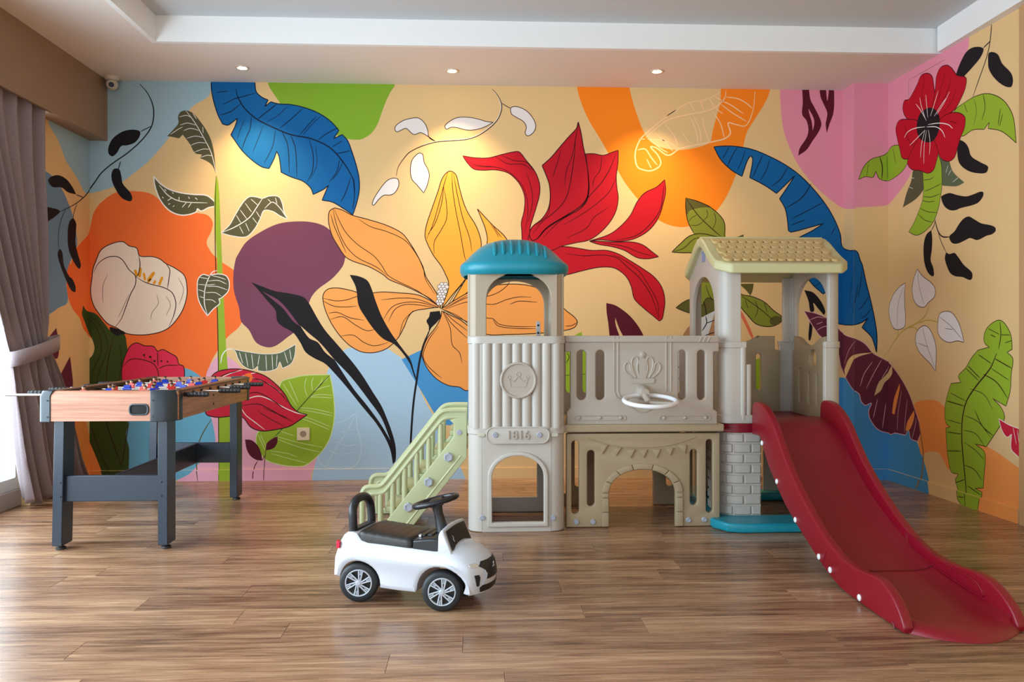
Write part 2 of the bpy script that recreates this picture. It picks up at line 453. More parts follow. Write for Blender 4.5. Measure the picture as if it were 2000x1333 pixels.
class Motif:
    count = 0
    def __init__(s, name, label): s.name = name; s.label = label; s.parts = {}; s.last = None
    def fill(s, color, poly):
        Motif.count += 1; off = 0.0002 + Motif.count*0.000007
        for k, (u0, u1, par, fold) in enumerate(SURF):
            us = [p[0] for p in poly]
            if max(us) < u0 or min(us) > u1: continue
            pc = clip(clip(poly, 0, u0, False), 0, u1, True)
            pc = clip(clip(pc, 1, 0.0, False), 1, ZC, True) if pc else pc
            for low in (False, True):
                pp = clip(pc, 1, BASE_H, low) if pc else pc
                if len(pp) < 3: continue
                d = off + (BASE_T if low else 0)
                tris = tessellate_polygon([[Vector((p[0], p[1], 0)) for p in pp]])
                mb, mats = s.parts.setdefault(k, (MB(), []))
                if color not in mats: mats.append(color)
                mb.mi = mats.index(color)
                mb.add([fold(p[0], p[1], d) for p in pp], [tuple(t) for t in tris])
    def line(s, color, w, pts, closed=False):
        n = len(pts); L, R = [], []
        for i in range(n):
            a = Vector(pts[i-1] if (closed or i) else pts[0]); c = Vector(pts[(i+1) % n] if (closed or i < n-1) else pts[i])
            d = (c - a); d = d.normalized() if d.length > 1e-9 else Vector((1, 0))
            t = w/2 if closed else w/2*min(1.0, 0.45 + 1.6*min(i, n-1-i)/max(n-1, 1)*2)
            nx, ny = -d.y*t, d.x*t
            L.append((pts[i][0]+nx, pts[i][1]+ny)); R.append((pts[i][0]-nx, pts[i][1]-ny))
        off = 0.0002 + (Motif.count + 0.5)*0.000007
        for i in range(n if closed else n-1):
            j = (i+1) % n; s.quad(color, (L[i], L[j], R[j], R[i]), off)
    def quad(s, color, poly, off):
        mu = sum(p[0] for p in poly)/4; mz = sum(p[1] for p in poly)/4
        if mz < 0.004 or mz > ZC - 0.002: return
        for k, (u0, u1, par, fold) in enumerate(SURF):
            if u0 <= mu < u1:
                d = off + (BASE_T if mz < BASE_H else 0)
                mb, mats = s.parts.setdefault(k, (MB(), []))
                if color not in mats: mats.append(color)
                mb.mi = mats.index(color)
                mb.add([fold(min(max(p[0], u0), u1), min(max(p[1], 0.001), ZC - 0.001), d) for p in poly], [(0, 1, 2, 3)])
    def done(s):
        for k, (mb, mats) in s.parts.items():
            o = link(s.name, mb.mesh(s.name, None, fix=False), [paint(c) for c in mats], SURF[k][2])
            o['label'] = s.label
def parse(tok):
    P, S = [], []
    for t in tok:
        S.append(t.endswith('*')); a, b_ = t.rstrip('*').split(','); P.append((int(a)/1000, int(b_)/1000))
    return P, S
STAMEN = ((2.381, 1.338), (2.352, 1.205))
MURAL = '''
M painted_patch|light blue painted patch under the ceiling
f sky 801,2988* 801,2633 680,2538 577,2401 485,2275 383,2160 281,2076 180,2002 68,1962 -6,1946 -69,1942 -171,2019 -306,2100 -399,2204 -523,2305 -557,2955*
M painted_patch|slate blue painted patch beside the curtain
f slate -784,1943* -583,1984 -471,1970 -362,1914 -268,1823 -210,1743 -171,1628 -171,1568 -268,1439 -302,1319 -287,1202 -399,1160 -514,1114 -784,1032*
M painted_patch|large orange painted patch behind the white flower
f orange 292,1964 404,1947 485,1890 577,1839 721,1817 782,1804 818,1757 808,1695 777,1621 803,1559 834,1523 885,1481 947,1440 998,1393 1039,1216 1003,1059 916,975 849,882 803,798 772,694 721,632 526,622 220,654 119,799 37,945 -90,1037 -131,1098 -230,1165 -287,1251 -297,1378 -259,1460 -249,1441 -210,1524 -110,1605 -17,1667 7,1731 27,1815 78,1887 180,1956
M painted_patch|salmon painted patch low beside the curtain
f orange3 -362,556* -90,501* -48,410 17,254 68,119 109,5* -399,80*
M painted_patch|blue painted patch behind the football table
f tealb 200,772* 629,766 710,729 762,677 777,520 808,426 834,291 823,207 772,156 721,114 669,52 588,11 475,-40* 200,-38*
M painted_patch|light pink painted patch low behind the red leaf
f pink2 771,701 800,785 859,851 918,842 966,808 1013,760 1120,616 1357,507 1596,325 1536,180 1506,108 1483,42 1477,-48* 788,-42* 588,1 669,52 721,114 772,156 823,207 834,291 808,426 777,520
M painted_patch|purple round painted patch
f purple 1394,1766 1508,1756 1591,1720 1674,1626 1711,1532 1710,1520 1692,1460 1620,1375 1524,1302 1477,1242 1441,1133 1381,1025 1322,977 1238,916 1179,907 1108,940 1060,1025 1007,1085 995,1169 960,1289 956,1409 971,1505 981,1528 1042,1623 1145,1696 1259,1749
M painted_patch|green painted patch under the ceiling
f green 1176,2753* 1192,2693 1213,2654 1259,2587 1301,2524 1487,2432 1695,2340 1758,2328 1820,2331 1883,2369 1925,2427 1956,2511 1988,2596 2019,2660 2045,2700 2050,2765*
M painted_patch|bright orange arched patch under the ceiling
f orange2 3302,2751* 3302,2703 3326,2613 3380,2486 3476,2328 3583,2137 3648,2031 3734,1925 3809,1840 3896,1776 3993,1745 4068,1745 4166,1772 4253,1832 4318,1907 4372,2004 4416,2112 4437,2198 4470,2316 4492,2403 4557,2511 4612,2597 4644,2662 4657,2703 4661,2770*
f cream 3664,2756* 3669,2701 3702,2575 3766,2405 3820,2331 3917,2289 4025,2280 4133,2297 4231,2335 4253,2421 4280,2518 4305,2615 4309,2706 4309,2765*
M painted_patch|pink painted patch reaching around the pillar
f pink 4726,3051* 4730,2704 4737,2556 4754,2427 4786,2331 4841,2213 4907,2116 4995,2020 5083,1945 5171,1886 5256,1865 5349,1852 5363,1860 5454,1866 5572,1878 5677,1924 5786,1986 5873,2059 6326,2455 6382,2590 6430,2671 6434,3484*
M painted_patch|pale blue painted patch behind the green stairs
f pale 1710,892 1800,898 1908,892 2004,892 2040,867 2088,837 2137,782 2197,661 2257,527 2306,442 2439,199 2560,-57* 1477,-48* 1500,84 1524,168 1596,325 1596,566 1590,747
M painted_patch|mid blue painted patch left of the beige tower
f midb 2093,823* 2225,886 2498,1007 2816,795 2816,371 2361,374* 2214,627
M painted_patch|blue painted patch behind the red slide
f midb 4738,310 4856,542 5018,665 5218,689 5399,625 5617,556 5837,385 5929,290 6018,146 6061,11 6072,-283* 4649,-444* 4679,49
M painted_patch|orange round patch beside the purple banana leaf
f orange3 5872,530 6018,583 6145,581 6227,531 6267,411 6247,185 6145,269 6040,260 5963,232 5929,343
M painted_patch|orange patch low behind the green banana leaf
f orange3 6456,375 6631,359 6761,317 6914,267* 6914,-65* 6510,-146* 6492,144
M painted_leaf|dark blue banana leaf hanging from the ceiling line
f navy 806,2717* 1099,2721* 1109,2648 1145,2611 1189,2591* 1166,2546* 1207,2579* 1259,2566 1342,2562 1435,2542 1529,2506 1612,2450 1667,2389* 1631,2333* 1690,2361* 1726,2320 1758,2236 1784,2152 1803,2068 1805,1984 1789,1900 1761,1813* 1695,1857 1622,1899 1553,1911* 1596,2014* 1565,1987 1493,1950* 1477,1992 1425,2039 1342,2069 1277,2100* 1264,2200 1247,2244* 1228,2189 1195,2124* 1145,2136 1073,2187 1011,2249 960,2322 939,2351* 970,2416 983,2465* 955,2442 919,2417 883,2425* 852,2488 826,2571 811,2644
o inkb 7
l inkb 9 973,2667 986,2609 1032,2532 1115,2459 1238,2398 1342,2357 1477,2331 1591,2281 1664,2214 1758,2068 1773,1963
l inkb 5 842,2637 919,2648
l inkb 6 883,2556 970,2599 1011,2610 1104,2637
l inkb 6 867,2485 939,2510 1006,2565
l inkb 6 1076,2477 1068,2396 1037,2323 1009,2244
l inkb 7 1249,2566 1176,2507 1120,2462
l inkb 6 1425,2539 1342,2462 1270,2401
l inkb 6 1518,2485 1466,2432 1404,2358
l inkb 5 1544,2486 1487,2432 1425,2358
l inkb 6 1659,2408 1591,2371 1526,2323
l inkb 6 1747,2252 1653,2230
l inkb 6 1280,2383 1321,2284 1332,2095
l inkb 6 1342,2352 1373,2263 1383,2070
l inkb 6 1466,2327 1492,2223 1487,2107 1451,2034
l inkb 4 1508,2286 1518,2160 1477,2055
l inkb 6 1672,2193 1653,2109 1601,2035
l inkb 5 1695,2183 1664,2109 1622,2046
l inkb 6 1747,2068 1716,1973 1680,1899
l inkb 6 1768,2068 1773,1952 1760,1847
l inkb 4 1156,2418 1125,2334 1084,2229
l inkb 5 1238,2382 1218,2272 1161,2157
l inkb 4 1032,2458 1001,2385 981,2322
l inkb 5 1690,2319 1622,2276
l inkb 4 1321,2551 1249,2482 1176,2439
M painted_leaf|dark olive leaf curling at the top of the green stem
f olive 514,2338* 557,2385 588,2427 586,2469 603,2503 639,2513 685,2496 731,2445 777,2377 808,2310 828,2216 839,2089* 813,2143 772,2174 731,2191* 746,2215* 700,2225 664,2287 618,2349* 593,2323* 547,2333
l wl 5 639,2511 690,2444 751,2341 808,2226 839,2096
l wl 4 593,2469 644,2480 675,2465
l wl 4 600,2414 649,2428 710,2413
l wl 4 623,2376 669,2392 731,2377
l wl 4 644,2324 700,2340 757,2330
l wl 4 669,2277 721,2296 777,2294
l wl 4 695,2231 751,2252 795,2252
l wl 4 731,2194 782,2211 818,2206
l wl 4 685,2494 710,2455
l wl 4 751,2403 754,2361
l wl 4 536,2349 588,2386 618,2402
M painted_leaf|dark olive leaf outlined in white above the white flower
f olive 424,2064* 475,2010 536,1974 608,1954 690,1944 772,1939 813,1914 854,1867* 793,1856 741,1832 716,1848* 705,1824 629,1803 567,1813 511,1849 465,1911 434,1994
o wl 8
l wl 6 460,2005 526,1932 608,1896 782,1887
l wl 5 516,1901 545,1920
l wl 5 613,1855 644,1892
l wl 5 654,1855 678,1892
l wl 5 593,1902 593,1928
l wl 5 496,1979 508,1965
l wl 5 547,1958 557,1948
l wl 5 700,1923 716,1908
l wl 5 480,1927 490,1916
l wl 5 552,1860 562,1868
l wl 5 521,1875 534,1882
l wl 5 654,1928 664,1915
M painted_leaf|dark olive leaf right of the green stem above the purple patch
f olive 872,1684* 929,1737 970,1810 1022,1894 1063,1931 1104,1931 1151,1921 1197,1937 1259,1933 1285,1886 1295,1833 1321,1779* 1270,1802 1218,1833 1161,1838 1135,1780 1094,1707 1042,1659 960,1662
o wl 5
l wl 6 872,1684 970,1727 1063,1790 1115,1864 1151,1921
l wl 5 1166,1853 1218,1896 1270,1854 1311,1792
l wl 4 975,1805 1006,1753
l wl 4 1001,1842 1047,1779
l wl 4 1034,1889 1078,1827
l wl 4 1073,1916 1120,1874
l wl 4 996,1732 1022,1680
l wl 4 1037,1753 1063,1696
l wl 4 1084,1790 1115,1749
l wl 4 1109,1832 1135,1790
l wl 4 1187,1916 1207,1896
l wl 4 1238,1927 1249,1885
M painted_stem|tall lime green stem
f lime 842,2081* 854,2029 862,1945 870,1737 879,1528 892,1229 906,929 930,629 960,328 971,-44* 859,-43* 854,329 853,689 850,1109 845,1528 832,1736 828,1945
l ink 6 840,2070 834,1841 836,1528 850,1109 856,689 857,329 861,-31
M painted_leaf|heart shaped dark olive leaf beside the white flower
f olive 782,1121* 751,1168 721,1236 714,1319 721,1371 751,1401 793,1393 808,1398 854,1405 906,1393 928,1351 921,1289 875,1242 859,1236* 864,1205 823,1168
o wl 6
l wl 6 849,1429 818,1419 798,1393 767,1309 762,1205 782,1127
l wl 4 731,1382 787,1372
l wl 4 721,1335 777,1330 834,1335
l wl 4 813,1393 864,1382 906,1367
l wl 4 782,1356 854,1361 911,1336
l wl 4 777,1320 844,1320 916,1297
l wl 4 767,1278 834,1278 875,1255
l wl 4 731,1252 762,1241
l wl 4 764,1231 813,1228 839,1210
l wl 4 721,1299 767,1283
M painted_leaf|grey green leaf hanging below the purple patch
f sage 954,893* 1060,874 1155,862 1262,868 1334,904 1375,928* 1369,856 1345,796 1286,763* 1268,808* 1244,760 1167,742 1120,748* 1120,778* 1084,754 1025,778 989,826 971,875
o wl 4
l wl 7 871,797 883,857 918,893 960,893
l wl 4 995,875 1019,796
l wl 4 1037,868 1054,772
l wl 4 1078,862 1090,760
l wl 4 1131,856 1120,784
l wl 4 1173,856 1179,748
l wl 4 1215,856 1221,748
l wl 4 1250,856 1244,772
l wl 4 1298,874 1322,796
l wl 4 1334,892 1345,820
M painted_leaf|big round lime leaf around the wall socket
f lime 1274,664 1357,699 1453,716 1606,719* 1622,639 1634,542 1637,445 1626,361 1602,277 1554,198 1489,133 1429,97 1345,95 1262,108 1179,137 1131,195 1108,267 1120,327 1238,447
o pw 6
l dgrn 7 1606,717 1500,603 1387,477 1274,339 1226,291
l pw 4 1506,609 1548,629 1610,645
l pw 4 1477,573 1536,584 1622,578
l pw 4 1465,567 1524,566 1622,560
l pw 4 1500,609 1542,663 1558,699
l pw 4 1530,639 1572,675 1594,699
l pw 4 1453,567 1435,639 1447,699
l pw 4 1489,609 1483,663 1495,705
l pw 4 1286,664 1381,507
l pw 4 1328,682 1393,531
l pw 4 1405,495 1500,485 1626,455
l pw 4 1411,480 1524,460 1626,437
l pw 4 1405,440 1500,410 1610,361
l pw 4 1393,428 1489,392 1602,343
l pw 4 1262,339 1363,302
l pw 4 1232,303 1381,260 1554,223
l pw 4 1232,288 1405,223 1542,190
l pw 4 1120,315 1167,207
l pw 4 1137,315 1185,207
l pw 4 1203,201 1322,182 1384,157
l pw 4 1209,183 1334,146 1459,115
M painted_leaf|red leaf with white veins behind the football table
f crim 786,617 806,701 847,740 918,757 1001,758 1084,742 1167,712 1238,658 1298,591 1345,507 1393,464 1453,446* 1393,404 1334,368 1238,345 1143,337 1072,364 1019,430 954,439 859,431 788,443 771,461 776,533
o ink 7
l wl 5 871,701 954,736 1019,754
l wl 5 989,700 1060,724 1108,734
l wl 6 942,520 1019,544 1120,574 1203,550 1286,501 1381,459 1441,446
l wl 5 1084,700 1179,664 1274,597
l wl 5 1001,508 1037,448 1096,400 1167,345
l ink 6 835,689 906,725 989,748
l ink 6 1001,508 1120,520 1203,483 1274,441 1357,398
l ink 6 1019,580 1120,598 1238,531 1298,483
l ink 6 1072,700 1155,676 1262,603 1322,531
l ink 5 1120,472 1215,411 1298,369
l ink 5 1155,496 1238,459 1322,423
f orange 1013,688 1037,724 1072,730 1084,706 1075,676 1048,670
M painted_sprig|maroon two leaved sprig under the red leaf
f maroon 1034,280* 1078,274 1120,237 1143,183 1149,135* 1108,141 1066,172 1043,220
f maroon 1253,300* 1250,255 1226,219 1173,204* 1179,249 1209,279
l maroon 6 1120,135 1096,87 1084,-33
l maroon 5 1173,207 1165,111 1161,-34
l maroon 5 1149,135 1165,171
M painted_leaf|long black twin leaf crossing the purple patch
f black 1076,1349* 1155,1319 1238,1289 1334,1274 1429,1248 1465,1206 1512,1121 1572,1025 1644,940 1716,856 1776,783 1836,698 1896,601 1956,504 1992,420 2028,322 2052,225 2052,129 2034,104* 2016,201 1980,286 1920,384 1872,444 1812,517 1716,638 1632,735 1572,795 1500,832 1441,874 1405,940 1357,1007 1286,1049 1250,1085 1238,1157 1179,1229 1120,1301
f purple 1149,1289* 1274,1215 1405,1049* 1357,1085 1286,1175 1215,1235
f cream 1405,1055* 1465,1001 1536,940 1638,820* 1572,874 1524,940 1465,970
f pale 1638,820* 1752,699 1872,541 1956,420 2016,268* 1956,371 1860,505 1764,626
M painted_flower|orange lily in the middle of the wall
f petal 1596,1804 1607,1841 1638,1859* 1685,1847 1758,1810 1852,1785 1988,1743 2092,1691 2145,1628 2208,1523 2244,1439 2261,1387 2309,1313 2340,1260 2363,1171* 2288,1239 2204,1286 2099,1334 2010,1370 1963,1407 1869,1459 1764,1495 1711,1526 1664,1594 1622,1668 1601,1741
o ink 6
l ink 5 1633,1857 1664,1783 1716,1689 1799,1606 1904,1532 1956,1469 2008,1393 2204,1292 2351,1186
l ink 5 1627,1851 1643,1773 1674,1678 1726,1584 1799,1516 1925,1454 1998,1393
l ink 5 1612,1815 1633,1741 1674,1647 1716,1553
l ink 5 1799,1784 1883,1732 1988,1701 2103,1649 2166,1586 2239,1460 2256,1376 2319,1271
f petal2 2421,2118 2374,2073 2342,1978 2305,1872 2263,1745 2253,1671 2265,1629 2310,1539 2363,1466 2393,1408 2414,1355 2409,1292 2382,1218 2367,1171* 2435,1260 2498,1335 2546,1398 2604,1483 2638,1599 2632,1662 2600,1747 2548,1831 2516,1905 2484,2021 2463,2095
o ink 6
l ink 5 2437,2111 2442,2000 2463,1852 2495,1693 2521,1546 2535,1493
l ink 5 2447,2105 2474,1958 2511,1799 2558,1662 2574,1567
l ink 5 2411,2116 2379,2010 2337,1851 2305,1745 2263,1650
l ink 5 2379,2020 2400,1894 2400,1788 2358,1703 2316,1629 2316,1545
l ink 5 2381,2020 2368,1904 2326,1766 2274,1682
l ink 4 2546,1377 2477,1303 2403,1186
f petal2 2611,1861* 2653,1816 2717,1748 2802,1669 2823,1610 2738,1472 2590,1324 2421,1186* 2548,1398 2643,1536 2680,1631 2669,1716 2637,1800
o ink 6
l ink 4 2701,1758 2738,1705 2759,1663
l ink 4 2717,1748 2754,1695 2780,1663
f petal 2367,1171* 2456,1229 2551,1282 2678,1324 2816,1341 2943,1336 3039,1310 3134,1251 3220,1164 3284,1113 3303,1081 3284,1044 3220,1023 3039,1002 2816,994 2673,996 2604,1049 2498,1102
o ink 6
l ink 5 2393,1171 2546,1250 2673,1256 2752,1282 2816,1330 2842,1373
l ink 5 2393,1167 2546,1218 2673,1203 2731,1203 2816,1235 2900,1253 2985,1251
l ink 5 2837,1203 2900,1224 3028,1216
l ink 5 2541,1155 2678,1108 2720,1102 2763,1065 2869,1049 3039,1049
l ink 5 2720,1097 2752,1055 2858,1037 3039,1034
l ink 5 3220,1052 3262,1055 3300,1076
l ink 4 2382,1171 2456,1213 2546,1266
f petal 2367,1155* 2435,1123 2498,1092 2583,1018 2657,901 2657,690 2541,607 2488,632 2414,643 2330,690 2267,764 2235,838 2235,880 2267,965 2330,1049 2361,1113
o ink 6
l ink 5 2372,1155 2425,1039 2440,922 2488,870 2507,796
l ink 5 2346,1049 2277,954 2240,849 2267,785 2319,733 2369,692
l ink 5 2382,1155 2435,1102 2546,1018
l ink 5 2377,1150 2435,1070 2546,965
l ink 4 2393,1160 2477,1123 2546,1070
f petal 1558,1242 1566,1278 1596,1305 1656,1312 1740,1297 1836,1273 1956,1285 2076,1279 2197,1267 2281,1231 2354,1183* 2257,1170 2173,1152 2137,1110 2112,1049 2064,964 1992,898 1908,870 1824,874 1752,910 1692,964 1644,1025 1608,1085 1572,1170
o ink 6
l ink 5 1558,1242 1644,1224 1716,1230 1788,1254 1872,1279
l ink 5 1558,1224 1632,1188 1716,1182 1788,1188
l ink 5 1596,1139 1656,1145 1740,1109 1836,1091
l ink 5 1608,1097 1692,1115 1776,1061 1860,1019 1932,1037
l ink 5 1674,982 1764,989 1836,940 1908,916 2004,940
l ink 5 1968,1097 2028,1182 2112,1213 2221,1213 2342,1180
l ink 5 2004,1085 2052,1170 2137,1201 2342,1177
l ink 5 1956,1231 2076,1243 2197,1237 2342,1183
l ink 4 2076,976 2106,1085 2173,1158
B
M painted_leaf|black leaf over the left petal of the lily
f black 1740,1402* 1800,1393 1860,1363 1890,1303 1914,1230 1956,1122 2016,1013 2058,952* 2112,879 2155,819 2187,697* 2155,782 2100,867 2040,928 1968,964 1908,1025 1848,1109 1800,1194 1782,1315
M painted_stem|black bud and stem under the lily
f black 2287,1149* 2354,1156* 2360,1116 2330,1073 2294,1037 2275,988* 2279,1049 2263,1086 2281,1116
l black 14 2279,1013 2245,928 2215,807 2197,685 2179,564 2167,443 2155,249 2149,104
l black 10 2155,795 2191,685
M painted_sprig|white leaved sprig above the lily
l ink 6 2715,2685 2749,2648 2775,2596 2780,2553 2759,2489 2717,2436 2632,2372 2548,2339 2442,2327 2337,2318 2232,2288 2148,2245 2113,2208 2071,2144 2056,2081
l wl 4 2722,2669 2754,2638 2771,2590 2774,2553 2753,2489 2712,2441 2627,2376 2548,2344 2442,2331 2337,2322 2232,2293
l ink 5 2780,2590 2812,2570 2844,2554
f white 2047,2402 2056,2428 2103,2461 2155,2477 2208,2480 2250,2446 2271,2399 2281,2347 2323,2321* 2271,2357 2223,2380 2176,2367 2124,2408 2092,2397 2061,2384
o ink 5
f white 2389,2427 2421,2459 2474,2486 2548,2490 2622,2477 2674,2462 2722,2457* 2664,2425 2600,2405 2537,2402 2474,2417 2432,2419 2400,2406
o ink 5
f white 2844,2559 2886,2567 2950,2539 2993,2492 3014,2445 3009,2407 2982,2375 2956,2367 2942,2386 2950,2428 2929,2465 2876,2496 2847,2517
o ink 5
f white 2216,2240 2237,2230 2247,2177 2274,2125 2282,2083 2268,2019 2244,1966* 2200,2019 2163,2061 2153,2124 2163,2187 2190,2224
o ink 5
f white 1893,1885 1904,1922 1935,1975 1988,2043 2029,2065 2066,2060 2074,2018 2050,1970 2019,1951 1972,1948 1935,1917 1904,1880
o ink 5
M painted_flower|large red flower above the beige tower
f red 3028,1601* 3220,1602 3305,1592 3401,1577 3508,1577 3594,1551 3669,1508 3755,1455 3842,1392 3896,1317 3915,1231 3908,1157 3896,1103 3877,1087* 3831,1125 3766,1178 3702,1242 3680,1327 3648,1391 3594,1439 3541,1460 3455,1460 3348,1438 3220,1406 3028,1389*
o inkr 6
l inkr 6 3220,1554 3348,1539 3487,1545 3583,1524 3648,1466 3734,1391 3820,1263 3874,1103
l inkr 5 3541,1551 3616,1519 3734,1434 3799,1338 3863,1221 3874,1114
f red 3388,1640* 3473,1640 3570,1635 3688,1636 3763,1615 3828,1567 3871,1535* 3796,1521 3720,1529 3634,1577 3548,1603 3452,1619
o inkr 6
l inkr 5 3473,1630 3634,1604 3742,1562 3839,1537
f red 3914,2072* 3921,1990 3903,1904 3876,1819 3828,1744 3763,1690 3677,1652 3580,1641 3462,1651 3388,1640 3527,1689 3613,1753 3677,1828 3720,1914 3774,1978 3860,2022
o inkr 6
l inkr 6 3909,2033 3903,1979 3882,1861 3806,1754 3709,1679 3570,1648
f red 2511,2224* 2590,2212 2685,2211 2780,2235 2865,2255 2902,2253 2950,2195 3009,2121 3041,2036 3041,1962 3019,1877 2993,1792 2977,1739 2966,1611* 2929,1611 2918,1717 2916,1770 2934,1844 2940,1929 2924,1993 2886,2056 2823,2109 2738,2129 2653,2126 2590,2133 2548,2170
o inkr 6
l inkr 5 2532,2191 2611,2160 2717,2150 2802,2130 2886,2067 2940,1982 2961,1855 2940,1696
l inkr 5 2738,2219 2823,2172 2929,2168 2993,2121
l inkr 5 2780,2230 2865,2194 2950,2184 3003,2121
l inkr 4 2569,2159 2653,2149 2738,2150
l inkr 5 2950,2110 2982,2015 2993,1908 2961,1770
f red 3361,2246* 3420,2247 3484,2237 3548,2259 3589,2273* 3586,2179 3575,2094 3580,2009 3589,1945 3575,1859 3538,1785 3473,1710 3388,1650 3291,1629 3184,1602 3142,1580 3078,1569 2982,1579 2971,1685 3099,1739 3206,1804 3313,1858 3371,1922 3382,2028 3377,2124
o inkr 6
l inkr 5 3473,2237 3462,2136 3420,2071 3409,2007
l inkr 6 3575,2254 3527,2136 3473,2050 3398,1965 3302,1858 3174,1772 3067,1665
l inkr 5 3575,2083 3527,1987 3452,1912 3334,1826 3206,1751
l inkr 5 3527,1880 3420,1805 3366,1730 3227,1660
f red 3310,2467* 3329,2390 3345,2294 3361,2220 3377,2124 3382,2028 3377,1964 3366,1922 3313,1858 3206,1804 3099,1739 3035,1665 2993,1643 2971,1685 2993,1739 3057,1792 3099,1856 3115,1931 3110,2026 3089,2090 3059,2162* 3121,2218 3184,2293 3249,2368 3297,2421
o inkr 7
l inkr 5 3310,2448 3291,2347 3270,2240 3227,2123 3216,2016
l inkr 5 3190,2271 3163,2175 3131,2079
l inkr 6 3291,2336 3281,2219 3259,2070 3227,1942 3163,1857 3057,1771 2993,1686
l inkr 5 3115,1909 3099,1824 3014,1749
l inkr 9 3377,2124 3382,1975 3334,1890 3206,1804 3078,1718 3025,1654
M painted_leaf|leaf drawn in white outline on the orange arch
l lw 9 4307,2690 4274,2668 4209,2635 4079,2607 3993,2558 3917,2503 3809,2416 3745,2352 3712,2277 3707,2223 3723,2159 3766,2138 3820,2133 3874,2161 3887,2193 3863,2246 3815,2299 3852,2294 3939,2241 4025,2290 4231,2335 4339,2363 4377,2401 4361,2471 4416,2461 4486,2454 4535,2554 4552,2693
l lw 8 3782,2363 3852,2428 3950,2493 4079,2527 4188,2549 4274,2582 4339,2648 4345,2696
l lw 8 3723,2277 3777,2283 3820,2224 3863,2171
l lw 7 3788,2213 3820,2150
l lw 7 4339,2653 4426,2643 4481,2617 4535,2575
l lw 7 4318,2626 4383,2595 4470,2537
l lw 7 4307,2604 4394,2541 4492,2483
l lw 7 4263,2657 4318,2626
l lw 7 4231,2636 4263,2582
l lw 7 4166,2624 4188,2560
l lw 7 4090,2607 4123,2554
l lw 7 4253,2550 4307,2465 4334,2369
l lw 7 4177,2517 4198,2421 4231,2335
l lw 7 4090,2516 4133,2420 4150,2324
l lw 7 4117,2516 4160,2420 4171,2329
l lw 7 4036,2408 4090,2323
l lw 7 3917,2455 3982,2376 4004,2312
l lw 7 3852,2396 3928,2322 3971,2269
l lw 7 3809,2352 3885,2289 3939,2258
l lw 7 3793,2352 3917,2343 4014,2290
l lw 6 3993,2558 3928,2514
l lw 6 4274,2572 4323,2535
l lw 6 3734,2352 3777,2352
M painted_leaf|dark blue banana leaf arching over the roofed tower
f navy 4260,2304* 4339,2310 4426,2307 4535,2287 4644,2245 4754,2190 4863,2116 4962,2020 5050,1913 5116,1805 5160,1697 5176,1611 5279,1573 5360,1562 5387,1499 5399,1473 5428,1346 5464,1205 5493,1063 5503,978 5500,872* 5486,922 5464,978 5399,1042* 5439,1106* 5399,1077 5340,1060 5187,1062 5191,1062 5144,1074 5110,1173 5076,1300 5037,1278* 4952,1355 4863,1504 4858,1671* 4951,1718 5042,1774* 4918,1739 4808,1712 4789,1722* 4781,1803 4765,1878 4726,1945* 4776,2018 4836,2110* 4765,2040 4704,1982* 4644,2023 4579,2060 4514,2091* 4535,2215 4522,2242 4497,2209 4459,2099* 4383,2144 4307,2218
o inkb 7
l inkb 5 4367,2305 4345,2262 4318,2218
l inkb 6 4426,2303 4383,2230 4356,2165
l inkb 5 4481,2284 4459,2209 4426,2144
l inkb 6 4606,2248 4568,2167 4535,2092
l inkb 5 4655,2222 4633,2146 4590,2071
l inkb 6 4786,2169 4732,2082 4666,2028
l inkb 7 4951,2052 4885,1954 4770,1878
l inkb 6 5039,1923 4918,1858 4808,1803
l inkb 6 4907,1798 4808,1760
l inkb 5 5127,1751 5094,1697
l inkb 5 5370,1332 5356,1247 5325,1148
l inkb 5 5445,1254 5406,1191 5370,1159
l inkb 5 5468,1176 5421,1120 5392,1106
l inkb 5 5340,1417 5295,1292 5280,1193
l inkb 5 5399,1445 5385,1318 5370,1247
l inkb 5 4975,1333 5048,1370
M painted_mark|forked maroon twig hanging from the ceiling line
f maroon 4883,2773* 4931,2774* 4945,2645 4973,2591 5006,2527 5024,2473 5006,2419 4962,2354 4918,2289 4858,2247* 4869,2299 4918,2375 4931,2429 4918,2494 4887,2536 4891,2623
f pink 4931,2580* 4967,2516 4973,2473 4962,2424* 4956,2483 4940,2537
M painted_mark|shorter maroon twig beside the pillar
f maroon 5008,2775* 5052,2776* 5066,2636 5077,2703 5077,2776* 5111,2776* 5116,2647 5110,2550 5083,2474 5063,2409* 5055,2474 5066,2549 5039,2614 5017,2667
M painted_leaf|green leaf on the orange arch above the tower roof
f leafg 4061,1946* 4133,1927 4209,1896 4274,1853 4329,1789 4339,1725 4334,1639 4209,1628 4123,1692 4079,1777 4063,1863
f olive2 4061,1946* 4133,1927 4236,1885 4166,1879 4090,1858 4071,1831
o ink 1
l ink 6 4061,1946 4133,1927 4209,1896 4274,1853 4329,1789 4339,1725 4329,1661
l ink 6 4061,1946 4063,1863 4079,1777 4123,1692
l ink 6 4068,1938 4144,1831 4231,1746 4318,1671
l ink 4 4144,1831 4101,1804 4085,1783
l ink 4 4209,1869 4215,1821 4188,1789
l ink 4 4263,1848 4274,1789 4253,1730
l ink 4 4188,1783 4144,1756 4095,1756
M painted_leaf|pointed green leaf behind the tower roof
f leafg 3964,1568* 4025,1627 4090,1681 4166,1697 4253,1682 4339,1650 4231,1542 4101,1563 4036,1563
o ink 6
l ink 5 3977,1571 4047,1595 4123,1660 4209,1671
M painted_leaf|small green leaf tip above the roof ridge
f olive2 4377,1670* 4426,1677 4470,1694* 4468,1629* 4383,1629*
M painted_leaf|olive leaf seen through the tower arch
f leafg 4115,1391* 4270,1392* 4283,1260 4276,1172 4226,1128 4176,1119 4103,1139 4037,1161 3993,1180* 4048,1221 4103,1249
